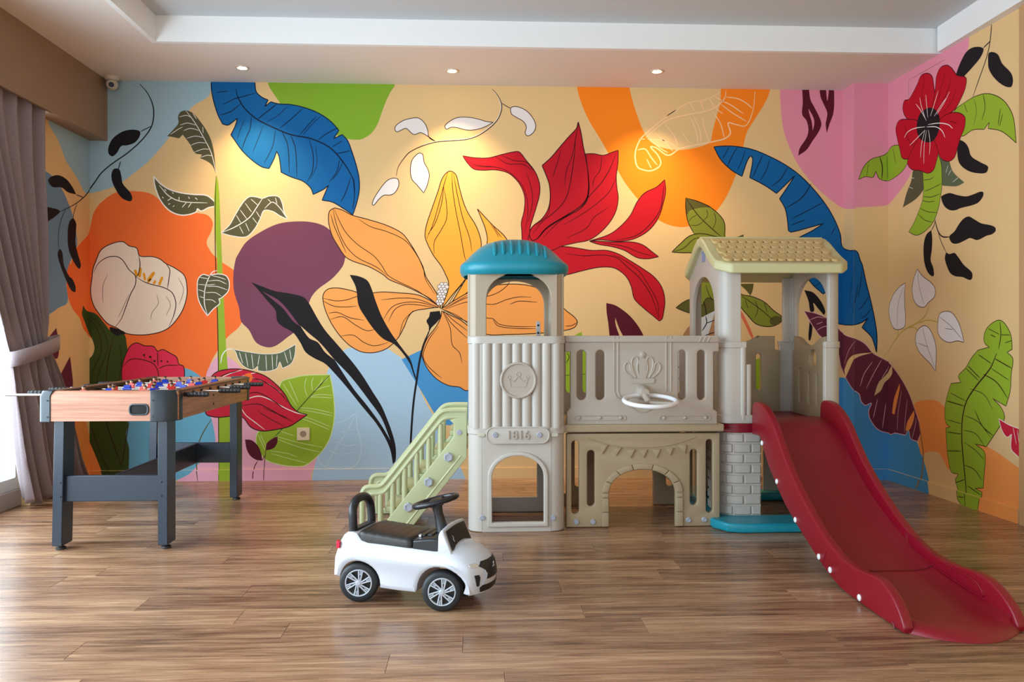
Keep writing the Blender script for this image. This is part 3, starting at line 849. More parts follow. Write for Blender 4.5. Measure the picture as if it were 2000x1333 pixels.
f olive2 3993,1180* 4048,1221 4103,1238 4170,1194 4215,1249 4279,1216 4276,1172 4226,1128 4176,1119 4103,1139 4037,1161
o ink 5
l ink 7 4187,1227 4203,1172 4209,1106
l ink 5 4203,1337 4231,1260 4253,1238
M painted_leaf|green leaf right of the front tower post
f leafg 4432,1282 4471,1269 4527,1260 4616,1222 4683,1162 4750,1106 4706,1062 4638,1049 4560,1068 4504,1123 4448,1194
o ink 6
f olive2 4661,1106 4706,1123 4750,1106 4706,1062 4661,1068
l ink 5 4443,1271 4527,1216 4616,1150 4683,1090
l ink 4 4549,1238 4571,1172 4549,1106
l ink 4 4482,1238 4504,1172
l ink 4 4616,1217 4638,1150
l salmon 22 4437,1172 4493,1062 4538,963
M painted_leaf|dark green leaf tip under the roof
f olive2 4437,1348* 4543,1349* 4532,1294 4518,1266* 4487,1304
M painted_mark|brown patch with pale cactus behind the railing
f brown 4026,963* 4081,1046 4137,1073 4215,1117 4281,1150 4326,1106 4326,963*
f ltgrey 4170,1111* 4270,1161* 4248,1084 4215,974* 4170,974*
l inkb 7 4176,1018 4209,1073 4203,1122
l inkb 6 4209,1073 4276,1097
l inkb 6 4198,987 4276,1013
f ltgrey 3993,900 4090,900 4090,568 3993,569
l inkb 6 4009,772 4034,729 4012,681
M painted_leaf|dark maroon leaf above the crown panel
f maroon 3505,1212* 3562,1199 3616,1167 3669,1124 3723,1060 3766,984 3820,847* 3669,847* 3621,984 3594,1039 3567,1114* 3571,1060 3605,964* 3583,847* 3541,879 3528,984 3519,1071 3508,1146
M painted_leaf|green leaf strip behind the railing slots
f lime 3198,561 3225,869 3284,984 3332,1012* 3348,943 3369,847 3369,581 3294,528
l ink 5 3230,869 3246,837 3225,794
l ink 4 3198,709 3369,720
M painted_leaf|lime leaf seen through the back panel slot
f lime 4549,809 4672,809 4672,511 4549,511
M painted_mark|black forked twig behind the right tower arch
f black 4902,1305* 4964,1289 5020,1228 5052,1156 5043,1129* 5003,1173 4966,1215 4973,1162 4947,1151 4932,1228
l black 24 4958,1167 4950,1062 4939,952
f black 5093,1240 5110,1228 5110,1195 5093,1201
M painted_leaf|maroon banana leaf with white veins behind the slide
f maroon2 4900,1159* 4974,1145 5048,1116 5115,1072 5187,1000 5356,964 5421,929 5478,865 5558,822 5668,756 5766,678 5837,601 5895,512 5940,437 5956,366 5925,309* 5849,319 5825,370 5790,332* 5668,330 5617,314* 5515,341 5457,412 5445,469 5464,525 5421,511 5392,540 5377,589 5280,649 5174,745 5145,861 5100,978 5033,970 4974,1036
o lp 5
f cream 5203,746* 5265,820 5356,858 5478,872* 5356,833 5280,756 5218,689*
f cream 5483,575* 5515,667 5558,709 5630,789* 5630,726 5558,667 5529,610
f orange3 5630,459* 5655,559 5722,668* 5722,634 5688,534 5660,455*
f orange3 5790,359* 5813,423 5888,505* 5888,458 5842,379
l lp 4 5536,822 5486,738 5428,625
l lp 4 5592,780 5536,695
l lp 4 5813,572 5790,461 5778,344
l lp 4 5746,622 5705,480 5693,354
l lp 4 5911,461 5895,392 5865,321
l lp 4 5507,553 5478,426
l lp 4 5565,525 5541,355
l lp 4 5471,808 5413,724 5385,639
l lp 4 5356,950 5265,878 5203,789
l lp 4 4937,1094 4996,1116 5048,1109
l lp 4 4989,1065 5033,1082
l lp 4 4989,1021 5048,1050 5100,1036
l tan 12 5940,437 5969,322 5987,233 5974,112 5947,41 5906,-6
M painted_plant|white heart leaved plant on the right wall
l olivey 6 5558,851 5643,936 5766,1020 5929,1072 6018,1123 6050,1187
l olivey 6 5929,1066 6040,1084 6145,1069
l olivey 6 5790,1034 5883,1040 5956,1006
l olivey 5 5693,965 5705,1027
f white 5790,1333* 5778,1266 5783,1170 5790,1102 5778,1047 5705,1027 5643,1042 5597,1120 5597,1190 5643,1259 5717,1310
o ink 4
l ink 3 5766,1308 5705,1200 5693,1034
f white 5922,1415* 5974,1368 6072,1315 6110,1275 6104,1230 6040,1194 5996,1167 5929,1179 5883,1220 5865,1288 5883,1354
o ink 4
l ink 3 5925,1404 5940,1311 5996,1176
f white 6139,1070 6156,1120 6217,1135 6277,1123 6335,1067 6367,1006 6386,949* 6325,957 6247,947 6176,968 6139,1006
o ink 4
l ink 3 6156,1101 6267,1043 6373,963
l ink 3 6207,1031 6286,1024
f white 5902,953 5918,1013 5985,1049 6040,1038 6093,980 6120,904 6114,767* 6061,812 5996,849 5940,887
o ink 4
l ink 3 5978,1043 6018,941 6108,788
l ink 3 5929,940 6040,915
M painted_leaf|tall lime banana leaf on the right wall
f lime 6672,1073 6713,1064 6753,1027 6777,983 6785,917* 6745,899* 6789,867 6777,784 6769,695 6737,609* 6631,642* 6697,600 6726,547 6680,485 6580,369* 6483,371* 6562,338 6571,287 6562,216 6554,133* 6483,117* 6545,108* 6519,-15* 6410,-15* 6344,25 6335,66 6306,134* 6335,172* 6267,176 6237,258 6223,344 6217,430* 6257,441* 6217,462 6207,542 6227,619 6267,702* 6359,714* 6335,749 6401,801 6456,863 6510,906* 6605,925* 6566,947 6562,994 6597,1040
o ink 4
l ink 9 6664,892 6614,810 6492,699 6410,609 6373,509 6367,387 6378,280 6401,127 6412,-9
l ink 6 6689,1067 6697,994 6680,915
l ink 4 6597,1028 6689,994
l ink 5 6614,994 6656,980
l ink 4 6697,994 6769,992
l ink 4 6729,949 6780,963
l ink 5 6510,882 6622,834
l ink 6 6419,814 6527,748
l ink 5 6404,799 6515,733
l ink 6 6647,863 6780,815
l ink 4 6614,810 6761,750
l ink 6 6554,773 6664,733 6753,650
l ink 4 6257,646 6401,609
l ink 6 6227,594 6391,578
l ink 6 6483,562 6545,481 6639,435
l ink 4 6438,683 6562,657 6631,582
l ink 5 6227,407 6367,412
l ink 5 6227,294 6367,312
l ink 4 6391,367 6492,333 6562,291
l ink 5 6391,234 6474,224 6548,173
l ink 5 6419,119 6536,89
l ink 5 6306,115 6391,150
l ink 5 6344,41 6401,49
l ink 4 6227,481 6367,472
l ink 4 6391,523 6510,500 6622,421
l ink 4 6382,438 6492,428 6571,362
M painted_leaf|crimson leaf tip at the end of the right wall
f crim 6680,536* 6761,511 6839,499 6899,484* 6899,318* 6823,355 6777,386 6780,464* 6745,443 6705,477
o wl 4
l wl 3 6792,499 6816,414
l wl 3 6823,491 6846,374
M painted_leaf|olive leaf pair under the red hibiscus
f olive 5881,2057 5990,2025 6006,1935 5924,1872 5759,1834* 5803,1922 5856,1993
f sage 6164,2084 6239,2048 6282,1966 6389,1880* 6326,1871 6239,1887 6171,1913
l wl 3 5856,2013 5890,2001
l wl 3 5830,1958 5873,1938
l wl 3 6239,2012 6216,1970
l wl 3 6268,1978 6239,1952
l wl 3 6333,1919 6282,1902
M painted_leaf|lime leaf curving right from the red hibiscus
f lime 6297,2318 6396,2344 6490,2352 6581,2339 6669,2298 6741,2236 6793,2147 6814,2007* 6764,2052 6693,2103 6594,2141* 6604,2173* 6562,2145* 6464,2166 6368,2155 6326,2220
o ink 4
l ink 5 6553,2343 6569,2268 6543,2198
l ink 4 6389,2337 6416,2280
l ink 5 6693,2224 6675,2137
l ink 5 6711,2190 6687,2130
l ink 3 6477,2338 6497,2262 6470,2191
M painted_leaf|lime leaf left of the red hibiscus onto the pillar
f lime 5374,2052* 5411,2139 5465,2192 5550,2219 5621,2267 5714,2256 5856,2182 5821,2125 5750,2074 5603,2044 5523,2056 5494,2108* 5475,2068 5422,2071
o ink 4
l ink 7 5523,2208 5540,2140 5537,2058
l ink 3 5572,2219 5577,2056
l ink 3 5443,2165 5432,2076
l ink 4 5640,2252 5677,2141
M painted_leaf|lime leaf hanging below the red hibiscus
f lime 5990,2045 6125,2102 6171,2035 6179,1940 6178,1902 6164,1837 6141,1767 6100,1700 6052,1666 5974,1636 5904,1633 5827,1664* 5884,1713 5930,1771 5974,1835 5989,1902 5984,1996
o ink 4
l ink 4 5989,1972 6052,1963 6095,1969
l ink 4 5999,1897 6081,1903 6174,1914
l ink 4 5984,1868 6071,1850 6160,1855
l ink 4 5979,1843 6033,1826 6109,1818
l ink 4 5955,1797 6033,1764 6128,1744
l ink 4 5930,1765 6004,1716 6081,1691
M painted_leaf|black leaf above the red hibiscus
f black 6311,2532* 6354,2590 6409,2634 6477,2636 6556,2599 6536,2563 6464,2527 6382,2496*
M painted_sprig|black leaf on the stem near the ceiling
f black 6600,2558 6632,2553 6675,2523 6705,2467 6776,2389 6790,2344 6776,2316 6717,2342 6644,2407 6600,2472 6594,2526
l black 6 6625,2735 6619,2678 6607,2607 6581,2539 6517,2439 6464,2355
l black 7 6613,2621 6556,2604
M painted_leaf|black leaf right of the red hibiscus
f black 6333,2136 6382,2120 6423,2079 6450,2020 6530,1967 6594,1928 6581,1900 6517,1907 6423,1941 6347,1998 6326,2057
M painted_leaf|black curved leaf below the hibiscus
f black 6169,1836* 6201,1842 6254,1842 6324,1818 6407,1796 6473,1797 6528,1801 6554,1793 6551,1770 6512,1743 6456,1736 6357,1736 6306,1731 6254,1740 6205,1769 6178,1807
M painted_leaf|widest black leaf on the right wall
f black 6250,1582 6298,1606 6341,1644 6383,1670 6428,1676 6473,1655 6536,1622 6612,1601 6650,1584 6656,1565 6627,1549 6582,1546 6504,1531 6440,1550 6391,1541 6324,1531 6272,1543
l black 8 6109,1699 6141,1626 6183,1590 6254,1579
l black 5 6141,1621 6174,1555 6219,1491
M painted_leaf|narrow black leaf below the lime leaf
f black 6071,1644* 6023,1624 5996,1581 5989,1518 5999,1447 6033,1386 6081,1355 6098,1364 6090,1410 6064,1458 6076,1520 6081,1588
l black 6 6114,1704 6100,1671 6071,1641
M painted_leaf|lowest black leaf on the right wall
f black 6219,1491* 6250,1477 6298,1479 6328,1456 6383,1402 6456,1351 6460,1321 6440,1308 6374,1330 6306,1340 6258,1363 6228,1404 6207,1456
M painted_flower|red hibiscus with black centre on the right wall
f crim2 6094,2546 6078,2599 6030,2633 5965,2640 5924,2599 5873,2556 5830,2529 5777,2534 5759,2489 5786,2431 5838,2391 5924,2358 6038,2313 6117,2378
o inkr 5
f crim2 5924,2363 5803,2406 5714,2419 5677,2378 5696,2301 5723,2233 5750,2166 5821,2142 5890,2165 5990,2190 6054,2271
o inkr 5
f crim2 5924,2236 5856,2182 5812,2122 5856,2068 5957,2037 6038,2004 6094,2014 6125,2064 6148,2134 6117,2236 6022,2298
o inkr 5
f crim2 6086,2339 6164,2327 6253,2321 6340,2299 6396,2255 6389,2194 6354,2149 6326,2093 6297,2045 6239,2035 6164,2074 6133,2138 6086,2244
o inkr 5
f crim2 6224,2618 6164,2623 6125,2583 6114,2521 6094,2441 6070,2343 6117,2302 6194,2319 6297,2327 6368,2388 6403,2440 6403,2485 6326,2523 6297,2555 6268,2588
o inkr 5
l inkr 4 6006,2612 5974,2516 6006,2419
l inkr 4 6268,2519 6224,2450 6148,2379
l inkr 4 6209,2584 6164,2487 6125,2404
l inkr 4 6326,2455 6268,2381 6179,2342
l inkr 4 5786,2370 5821,2270 5890,2204
l inkr 4 6253,2275 6326,2238
f black 6042,2413 6117,2378 6156,2320 6151,2255 6125,2215 6078,2193 6022,2202 5957,2237 5920,2295 5924,2363 5957,2403
l wl 4 6022,2337 5957,2423 5907,2476
l wl 4 6006,2361 5965,2450 5949,2504
l wl 4 6035,2353 6022,2443 6014,2503
l wl 4 6062,2355 6102,2420 6141,2489
l wl 4 6102,2344 6179,2398 6224,2422
l wl 4 6125,2347 6194,2394 6253,2450
l wl 5 6038,2309 6148,2289 6239,2256 6282,2222
l wl 5 6022,2298 6117,2274 6179,2234 6209,2185
l wl 5 6006,2303 5890,2323 5812,2318 5777,2291
l wl 4 6006,2283 5907,2249 5838,2226
l wl 4 6006,2283 5970,2205 5957,2120
l wl 4 6022,2279 5998,2188 5993,2073
l wl 4 6042,2274 6058,2193 6051,2118
M painted_flower|white rounded flower with orange stamens
f whitef 22,1431 43,1493 78,1566 149,1608 220,1621 261,1593 312,1578 332,1526 414,1521 465,1505 506,1474 567,1443 629,1392 647,1298 639,1225 608,1142 542,1054 485,1017 404,996 322,991 241,1002 180,1038 119,1069 58,1141 22,1204 7,1286 17,1380
o ink 6
l ink 6 27,1411 58,1473 119,1515 180,1520 220,1495 261,1432 302,1391 302,1329 271,1266 241,1183 210,1100 169,1043
l ink 6 302,1386 363,1350 424,1329 485,1314 547,1277 572,1204 557,1121 526,1048
l ink 6 327,1526 334,1463 322,1401 307,1381
l ink 6 506,1475 531,1433 526,1371 516,1303
l ink 3 119,1401 88,1318 88,1204
l ink 3 444,1267 455,1204 414,1142 404,1090
l ink 3 506,1256 536,1194 506,1121
l ink 3 588,1381 623,1298 593,1194
l ink 3 261,1266 220,1173 190,1110
l gold 18 300,1433 314,1389
l gold 20 337,1448 330,1381
l gold 16 358,1412 368,1360
l gold 22 429,1417 385,1355
l gold 14 385,1344 409,1371
l gold 18 483,1386 460,1327
l gold 16 436,1360 424,1334
f black 134,1043 180,1033 236,1007 220,986 169,984 144,1002
M painted_leaf|tall dark green leaf under the white flower
f dkg -90,1188* -48,1156 37,1136 98,1069 139,1017 180,986 230,994 246,924 261,799 251,643 256,388 241,315 261,221 259,86 261,-17* 109,-16* 58,129 7,254 -69,412 -80,547 -90,650 -80,721 -48,791 17,851 32,913 -6,996 -110,1027 -120,1067
l ink 6 159,981 129,851 109,675 109,419 159,253 210,108
l ink 6 261,403 236,253 210,87
l ink 4 -48,1140 37,1090 98,1007 119,903 68,748 37,644
l ink 4 -80,1109 17,1079 68,986 78,882 27,758 7,644
l ink 4 7,389 58,233 139,46
l ink 4 200,944 210,799 190,644
M painted_flower|pink red poppy behind the football table
f tulip 220,664 212,737 220,799 241,861 271,918 312,937 363,918 424,913 450,882 485,892 536,866 577,840 593,793 623,778 629,705 618,632 424,591 271,591
o ink 6
l ink 6 220,778 271,825 342,825 424,794 455,736 455,653
l ink 6 455,762 506,783 593,786
l ink 6 450,882 453,778
l ink 14 353,853 368,856
l ink 14 393,845 409,840
l ink 16 424,818 436,811
l ink 12 470,817 482,811
l ink 12 511,811 521,809
l ink 3 361,851 368,828
l ink 3 404,840 414,809
M painted_sprig|black leaved sprig beside the curtain
l black 8 332,2689 383,2628 419,2545 424,2462 404,2389 342,2305 251,2221 149,2147 78,2084 27,2011 -28,1944 -171,1854 -381,1764
l black 6 409,2404 337,2367
l black 6 205,2163 190,2111
l black 6 -90,1903 -181,1907
l black 6 -171,1849 -210,1782 -220,1746
l black 5 -306,1797 -371,1710 -402,1600 -390,1525
f black 124,2220 129,2272 159,2324 220,2366 281,2379 332,2369 332,2336 302,2294 251,2273 210,2267 180,2220 149,2197
f black 159,2111 195,2111 210,2065 220,2013 271,1951 283,1910 266,1894 210,1920 159,2002 144,2064
f black -519,1932 -488,1961 -399,1989 -306,1983 -230,1948 -181,1907* -287,1903 -362,1919 -471,1903
f black -591,1752 -471,1773 -381,1766 -453,1717 -523,1679 -566,1617 -624,1646
f black -287,1653 -268,1715 -220,1746 -181,1717 -186,1656 -190,1586 -151,1509 -120,1452 -141,1425 -210,1464 -278,1546
f black -408,1503 -381,1530 -353,1509 -334,1433 -268,1367 -230,1353 -190,1306 -194,1271 -249,1283 -344,1384 -399,1466
M painted_leaf|upper maroon leaf tip beside the curtain
f maroon2 -540,959* -426,1035* -399,958 -393,891 -417,844 -488,874
M painted_leaf|lower maroon leaf tip beside the curtain
f maroon2 -381,737* -259,854* -239,769 -226,659 -306,645
M painted_leaf|leaf drawn in white outline on the pale blue patch
l pal2 5 1638,385 1716,409 1782,451 1788,372 1812,275 1818,203 1788,106 1716,77 1596,83 1536,120 1524,168
l pal2 4 1782,451 1716,324 1620,168 1584,84 1578,11
l pal2 4 1680,324 1776,348
l pal2 4 1644,264 1716,234 1800,245
l pal2 4 1596,204 1668,174 1788,191
M painted_stem|thin olive stem left of the lime stem
l olive2 7 808,416 762,343 726,260 710,114 721,0
'''
cur = None
for ln in MURAL.strip().split('\n'):
    tk = ln.split()
    if tk[0] == 'M':
        if cur: cur.done()
        nm, lb = ln[2:].split('|'); cur = Motif(nm, lb)
    elif tk[0] == 'f':
        P, S = parse(tk[2:]); cur.last = spline(P, 6, True, S); cur.fill(tk[1], cur.last)
    elif tk[0] == 'l':
        P, S = parse(tk[3:]); cur.line(tk[1], float(tk[2])/1000, spline(P, 5, False, S) if len(P) > 2 else [tuple(Vector(P[0]).lerp(Vector(P[1]), t/6)) for t in range(7)])
    elif tk[0] == 'o': cur.line(tk[1], float(tk[2])/1000, cur.last, True)
    elif tk[0] == 'B':        # beads of the lily stamen
        cu, cz = 2.53, 1.27
        for i in range(9):
            for j in range(3 if i % 2 else 2):
                t = i/8; uu = STAMEN[0][0]*(1-t) + STAMEN[1][0]*t + (j - (1 if i % 2 else 0.5))*0.026*(1 - 0.35*t); zz = STAMEN[0][1]*(1-t) + STAMEN[1][1]*t
                c = circle2(uu, zz, 0.0145*(1 - 0.25*t), 12); cur.fill('white', c); cur.line('ink', 0.003, c, True)
cur.done()
# thin seam of an access hatch in the pink paint above the hibiscus
cur = Motif('hatch_seam', 'thin seam of a wall hatch above the hibiscus')
cur.line('tan', 0.004, [(5.826, 2.50), (5.826, 2.655)]); cur.line('tan', 0.004, [(5.826, 2.655), (6.0, 2.656), (6.21, 2.658)])
cur.done()

# =================================================================== PLAY CASTLE (one bolted set: two towers, bridge, stairs, slide)
M_bei = mat('plastic pale beige', (190, 184, 175), 0.42, noise=0.03, nscale=8, bump=0.05, bscale=500)
M_bei2 = mat('plastic warm beige', (178, 167, 154), 0.45, noise=0.03, nscale=8, bump=0.05, bscale=500)
M_tan = mat('plastic taupe', (164, 146, 116), 0.48, noise=0.03, nscale=8, bump=0.05, bscale=500)
M_taupe = mat('plastic upper taupe', (176, 160, 138), 0.46, noise=0.03, nscale=8, bump=0.05, bscale=500)
M_teal = mat('plastic teal', (20, 138, 158), 0.38, bump=0.05, bscale=500)
M_mint = mat('plastic pale green', (182, 188, 146), 0.42, noise=0.03, nscale=8, bump=0.05, bscale=500)
M_roof = mat('plastic straw', (204, 178, 122), 0.5, bump=0.05, bscale=500)
M_rim = mat('plastic roof rim green', (200, 196, 148), 0.45, bump=0.05, bscale=500)
M_slide = mat('plastic crimson', (132, 6, 29), 0.38, bump=0.05, bscale=500)
M_bolt = mat('grey plastic bolt', (168, 174, 186), 0.4)
M_white = mat('white plastic', (232, 232, 234), 0.3)
M_steel = mat('zinc plate', (190, 192, 192), 0.4, metal=0.6)
M_dark = mat('dark hole', (24, 22, 22), 0.8)

castle = thing('play_castle', 'beige plastic castle playset with teal dome tower, green stairs and red slide', 'playset')

def screw_mesh(r, axis='Y'):
    b = MB(); b.lathe([(r, 0), (r, 0.003), (r*0.8, 0.006), (r*0.72, 0.0045), (0.0005, 0.0045)], n=20)
    for k in range(3):
        a = k*PI/3; c, s_ = math.cos(a)*r*0.5, math.sin(a)*r*0.5
        b.tube([(-c, -s_, 0.005), (c, s_, 0.005)], r*0.09, 6)
    me = b.mesh('screw'); me.transform(Matrix.Rotation(PI/2, 4, 'X'))    # faces -Y
    me.materials.append(M_bolt); return me
SCREW = screw_mesh(0.0135)
def screw(parent, X, Y, Z, rot=0.0):
    o = bpy.data.objects.new('screw', SCREW); COL.objects.link(o); o.parent = parent; o.location = (X, Y, Z); o.rotation_euler = (0, 0, rot); return o

def round_shell(mb, x0, x1, y0, y1, z0, z1, r, t=0.012, n=8, skip_front=True):
    """side walls and rounded corners of a tower; the front and back flats are separate plates"""
    def strip(pts):
        outer = pts; inner = [((p[0]-p[2]*t), (p[1]-p[3]*t)) for p in pts]
        ring = [(p[0], p[1]) for p in outer] + list(reversed(inner))
        mb.prism(ring, 'Z', z0, z1)
    def arc(cx, cy, a0, a1):
        return [(cx + r*math.cos(math.radians(a0 + (a1-a0)*i/n)), cy + r*math.sin(math.radians(a0 + (a1-a0)*i/n)), math.cos(math.radians(a0 + (a1-a0)*i/n)), math.sin(math.radians(a0 + (a1-a0)*i/n))) for i in range(n+1)]
    strip(arc(x0+r, y0+r, 270, 180) + arc(x0+r, y1-r, 180, 90))
    strip(arc(x1-r, y0+r, 270, 360) + arc(x1-r, y1-r, 0, 90))

# ---------------------------------------------------------------- square tower with the dome
TX0, TX1, TY0, TY1 = -0.046, 0.444, 3.99, 4.46
R = 0.07
fx0, fx1 = TX0 + R, TX1 - R
def A(x, y, Y=TY0): return at(x, y, Y)
# lower storey: door opening front and back
d0 = A(961, 1021); d1 = A(1062, 890)
door = arch2(d0[0], d1[0], d0[1], d1[1], A(0, 940)[1])
me = sheet([[(fx0, 0.0), (fx1, 0.0), (fx1, 0.535), (fx0, 0.535)], door], 0.02, 0.004)
lower = MB(); round_shell(lower, TX0, TX1, TY0, TY1, 0.004, 0.535, R)
lower.mesh_in(me, M_XZ(TY0 + 0.01))
back = arch2(d0[0] - 0.01, d1[0] + 0.0, 0.083, d1[1] + 0.02, 0.30)
me = sheet([[(fx0, 0.0), (fx1, 0.0), (fx1, 0.535), (fx0, 0.535)], back], 0.02, 0.004)
lower.mesh_in(me, M_XZ(TY1 - 0.01))
base1 = lower.build('tower_base', M_bei, castle, label='pale beige lower storey with arched door')
# raised frame around the door
fo = arch2(d0[0]-0.022, d1[0]+0.022, d0[1]-0.022, d1[1]+0.02, A(0, 940)[1])
plate('door_frame', M_bei, base1, [fo, door], M_XZ(TY0 - 0.004), 0.018, 0.005)
# a second, faint rib line around the frame foot
for px, py in ((942, 1012), (1080, 1012)):
    X, Z = A(px, py); screw(base1, X, TY0 - 0.001, Z)
# number plate
q0 = A(949, 867); q1 = A(1073, 833)
npl = plate('number_plate', M_bei, base1, [rrect(q0[0], q1[0], q0[1], q1[1], (q1[1]-q0[1])/2*0.99, 10)], M_XZ(TY0 - 0.006), 0.022, 0.004)
npl['label'] = 'raised plate reading 1816'
rim = plate('plate_rim', M_bei, base1, [rrect(q0[0], q1[0], q0[1], q1[1], (q1[1]-q0[1])/2*0.99, 10), rrect(q0[0]+0.006, q1[0]-0.006, q0[1]+0.006, q1[1]-0.006, (q1[1]-q0[1])/2*0.9-0.006, 10)], M_XZ(TY0 - 0.017), 0.008, 0.002)
tm = text_mesh('1816', 0.060, 0.0045, 0.0006)
tm.transform(Matrix.Translation(((q0[0]+q1[0])/2, TY0 - 0.019, (q0[1]+q1[1])/2)) @ Matrix.Rotation(PI/2, 4, 'X'))
link('number', tm, M_bei2, base1, label='raised digits 1816')
for px in (967, 1053):
    X, Z = A(px, 849); screw(base1, X, TY0 - 0.018, Z)
for px in (940, 1083):
    X, Z = A(px, 850)
    plate('clip_tab', mat('plastic clip', (196, 192, 172), 0.45), base1, [rrect(X-0.019, X+0.019, Z-0.009, Z+0.009, 0.0085)], M_XZ(TY0 - 0.003), 0.012, 0.002)
# middle storey: fluted wall
zt0, zt1 = 0.492, A(0, 657)[1]
mid = MB(); round_shell(mid, TX0, TX1, TY0 - 0.004, TY1 + 0.004, zt0 + 0.02, zt1 - 0.035, R)
mid.box(fx0 - 0.001, fx1 + 0.001, TY0 + 0.004, TY0 + 0.016, zt0 + 0.02, zt1 - 0.03)
mid.box(fx0 - 0.001, fx1 + 0.001, TY1 - 0.012, TY1 + 0.004, zt0 + 0.02, zt1 - 0.03)
midw = mid.build('tower_wall', M_bei, castle, label='fluted pale beige wall of the dome tower')
n = 9; w = (A(1096, 700)[0] - A(921, 700)[0])/n; xs = A(921, 700)[0]
fl = MB()
for i in range(n):
    c = xs + (i + 0.5)*w
    fl.prism([(c + w*0.46*math.cos(a), 0) for a in ()] or [(c + w*0.47*math.cos(PI + PI*k/10), TY0 + 0.006 + 0.017*math.sin(PI + PI*k/10)) for k in range(11)], 'Z', zt0 + 0.03, zt1 - 0.036)
me = fl.mesh('flute', 50)
for i in range(n):      # one object for each flute, sharing one mesh
    if i == 0:
        one = MB(); one.prism([(w*0.47*math.cos(PI + PI*k/10), 0.006 + 0.017*math.sin(PI + PI*k/10)) for k in range(11)], 'Z', zt0 + 0.03, zt1 - 0.036)
        fme = one.mesh('flute', 50); fme.materials.append(M_bei)
    o = bpy.data.objects.new('flute', fme); COL.objects.link(o); o.parent = midw; o.location = (xs + (i + 0.5)*w, TY0 - (0.002 if 0 < i < n-1 else -0.004), 0)
bpy.data.meshes.remove(me)
band = MB()
band.rings([[(p[0], p[1], z) for p in rrect(TX0 - e, TX1 + e, TY0 - 0.006 - e, TY1 + 0.006 + e, R, 8)] for z, e in ((zt1 - 0.040, 0.0), (zt1 - 0.036, 0.004), (zt1 - 0.006, 0.004), (zt1, 0.0))], cap=False)
band.rings([[(p[0], p[1], z) for p in rrect(TX0 + 0.015, TX1 - 0.015, TY0 + 0.01, TY1 - 0.01, R - 0.012, 8)] for z in (zt1, zt1 - 0.04)], cap=False)
o1 = rrect(TX0, TX1, TY0 - 0.006, TY1 + 0.006, R, 8); i1 = rrect(TX0 + 0.015, TX1 - 0.015, TY0 + 0.01, TY1 - 0.01, R - 0.012, 8)
m_ = len(o1)
for z in (zt1, zt1 - 0.04):
    band.add([(p[0], p[1], z) for p in o1] + [(p[0], p[1], z) for p in i1], [(j, (j+1) % m_, m_ + (j+1) % m_, m_ + j) for j in range(m_)])
band.build('ledge', M_bei, midw)
band = MB()
band.rings([[(p[0], p[1], z) for p in rrect(TX0 - e, TX1 + e, TY0 - e, TY1 + e, R, 8)] for z, e in ((zt0 - 0.002, 0.0), (zt0 + 0.002, 0.005), (zt0 + 0.034, 0.005), (zt0 + 0.038, 0.0))], cap=False)
band.build('ledge', M_bei, midw)
# crown medallion
cx, cz = A(1012, 743); r = 0.0925
med = MB(); med.lathe([(r, 0), (r, 0.013), (r-0.004, 0.018), (r-0.010, 0.018), (r-0.014, 0.012), (0.0005, 0.012)], (cx, TY0 - 0.004, cz), 'Y', 48)
med = med.build('medallion', M_bei2, midw, label='round medallion with a crown')
def crown(parent, cx, cz, y, s, m):
    """raised crown: base band, five arched loops with beads"""
    b = MB()
    b.prism([(cx-0.059*s, cz-0.071*s), (cx, cz-0.074*s), (cx+0.059*s, cz-0.071*s), (cx+0.062*s, cz-0.047*s), (cx, cz-0.050*s), (cx-0.062*s, cz-0.047*s)], 'Y', y - 0.009, y)
    for sg in (-1, 1):
        for L_ in ([(0.052, -0.044), (0.085, -0.015), (0.094, 0.014), (0.081, 0.034), (0.066, 0.026), (0.060, -0.002), (0.034, -0.044)], [(0.034, -0.044), (0.051, 0.0), (0.057, 0.036), (0.046, 0.060), (0.030, 0.062), (0.022, 0.045), (0.027, 0.005), (0.016, -0.044)]):
            b.tube(spline([(cx + sg*p[0]*s, y, cz + p[1]*s) for p in L_], 5), 0.0062*s, 8)
    b.prism([(cx-0.016*s, cz-0.05*s), (cx+0.016*s, cz-0.05*s), (cx+0.020*s, cz+0.045*s), (cx, cz+0.066*s), (cx-0.020*s, cz+0.045*s)], 'Y', y - 0.006, y)
    b.lathe([(0.0175*s, 0), (0.015*s, 0.007), (0.008*s, 0.011), (0.0005, 0.012)], (cx, y, cz + 0.074*s), 'Y', 18)
    return b.build('crown', m, parent, label='raised crown emblem')
# small outline crown in the medallion
b = MB(); y = TY0 - 0.016
for P in ([(-0.048, 0.010), (-0.036, -0.032), (0.036, -0.032), (0.048, 0.010)], [(-0.044, 0.006), (-0.022, -0.006), (0.0, 0.022), (0.022, -0.006), (0.044, 0.006)]):
    b.tube([(cx + p[0], y, cz + p[1]) for p in P], 0.0028, 6)
b.tube([(cx + p[0], y, cz + 0.030 + p[1]) for p in circle2(0, 0, 0.011, 14)], 0.0026, 6, closed=True)
for s_ in (-1, 1): b.tube([(cx + s_*0.046 + p[0], y, cz + 0.016 + p[1]) for p in circle2(0, 0, 0.008, 12)], 0.0024, 6, closed=True)
b.build('crown', M_bei2, midw)
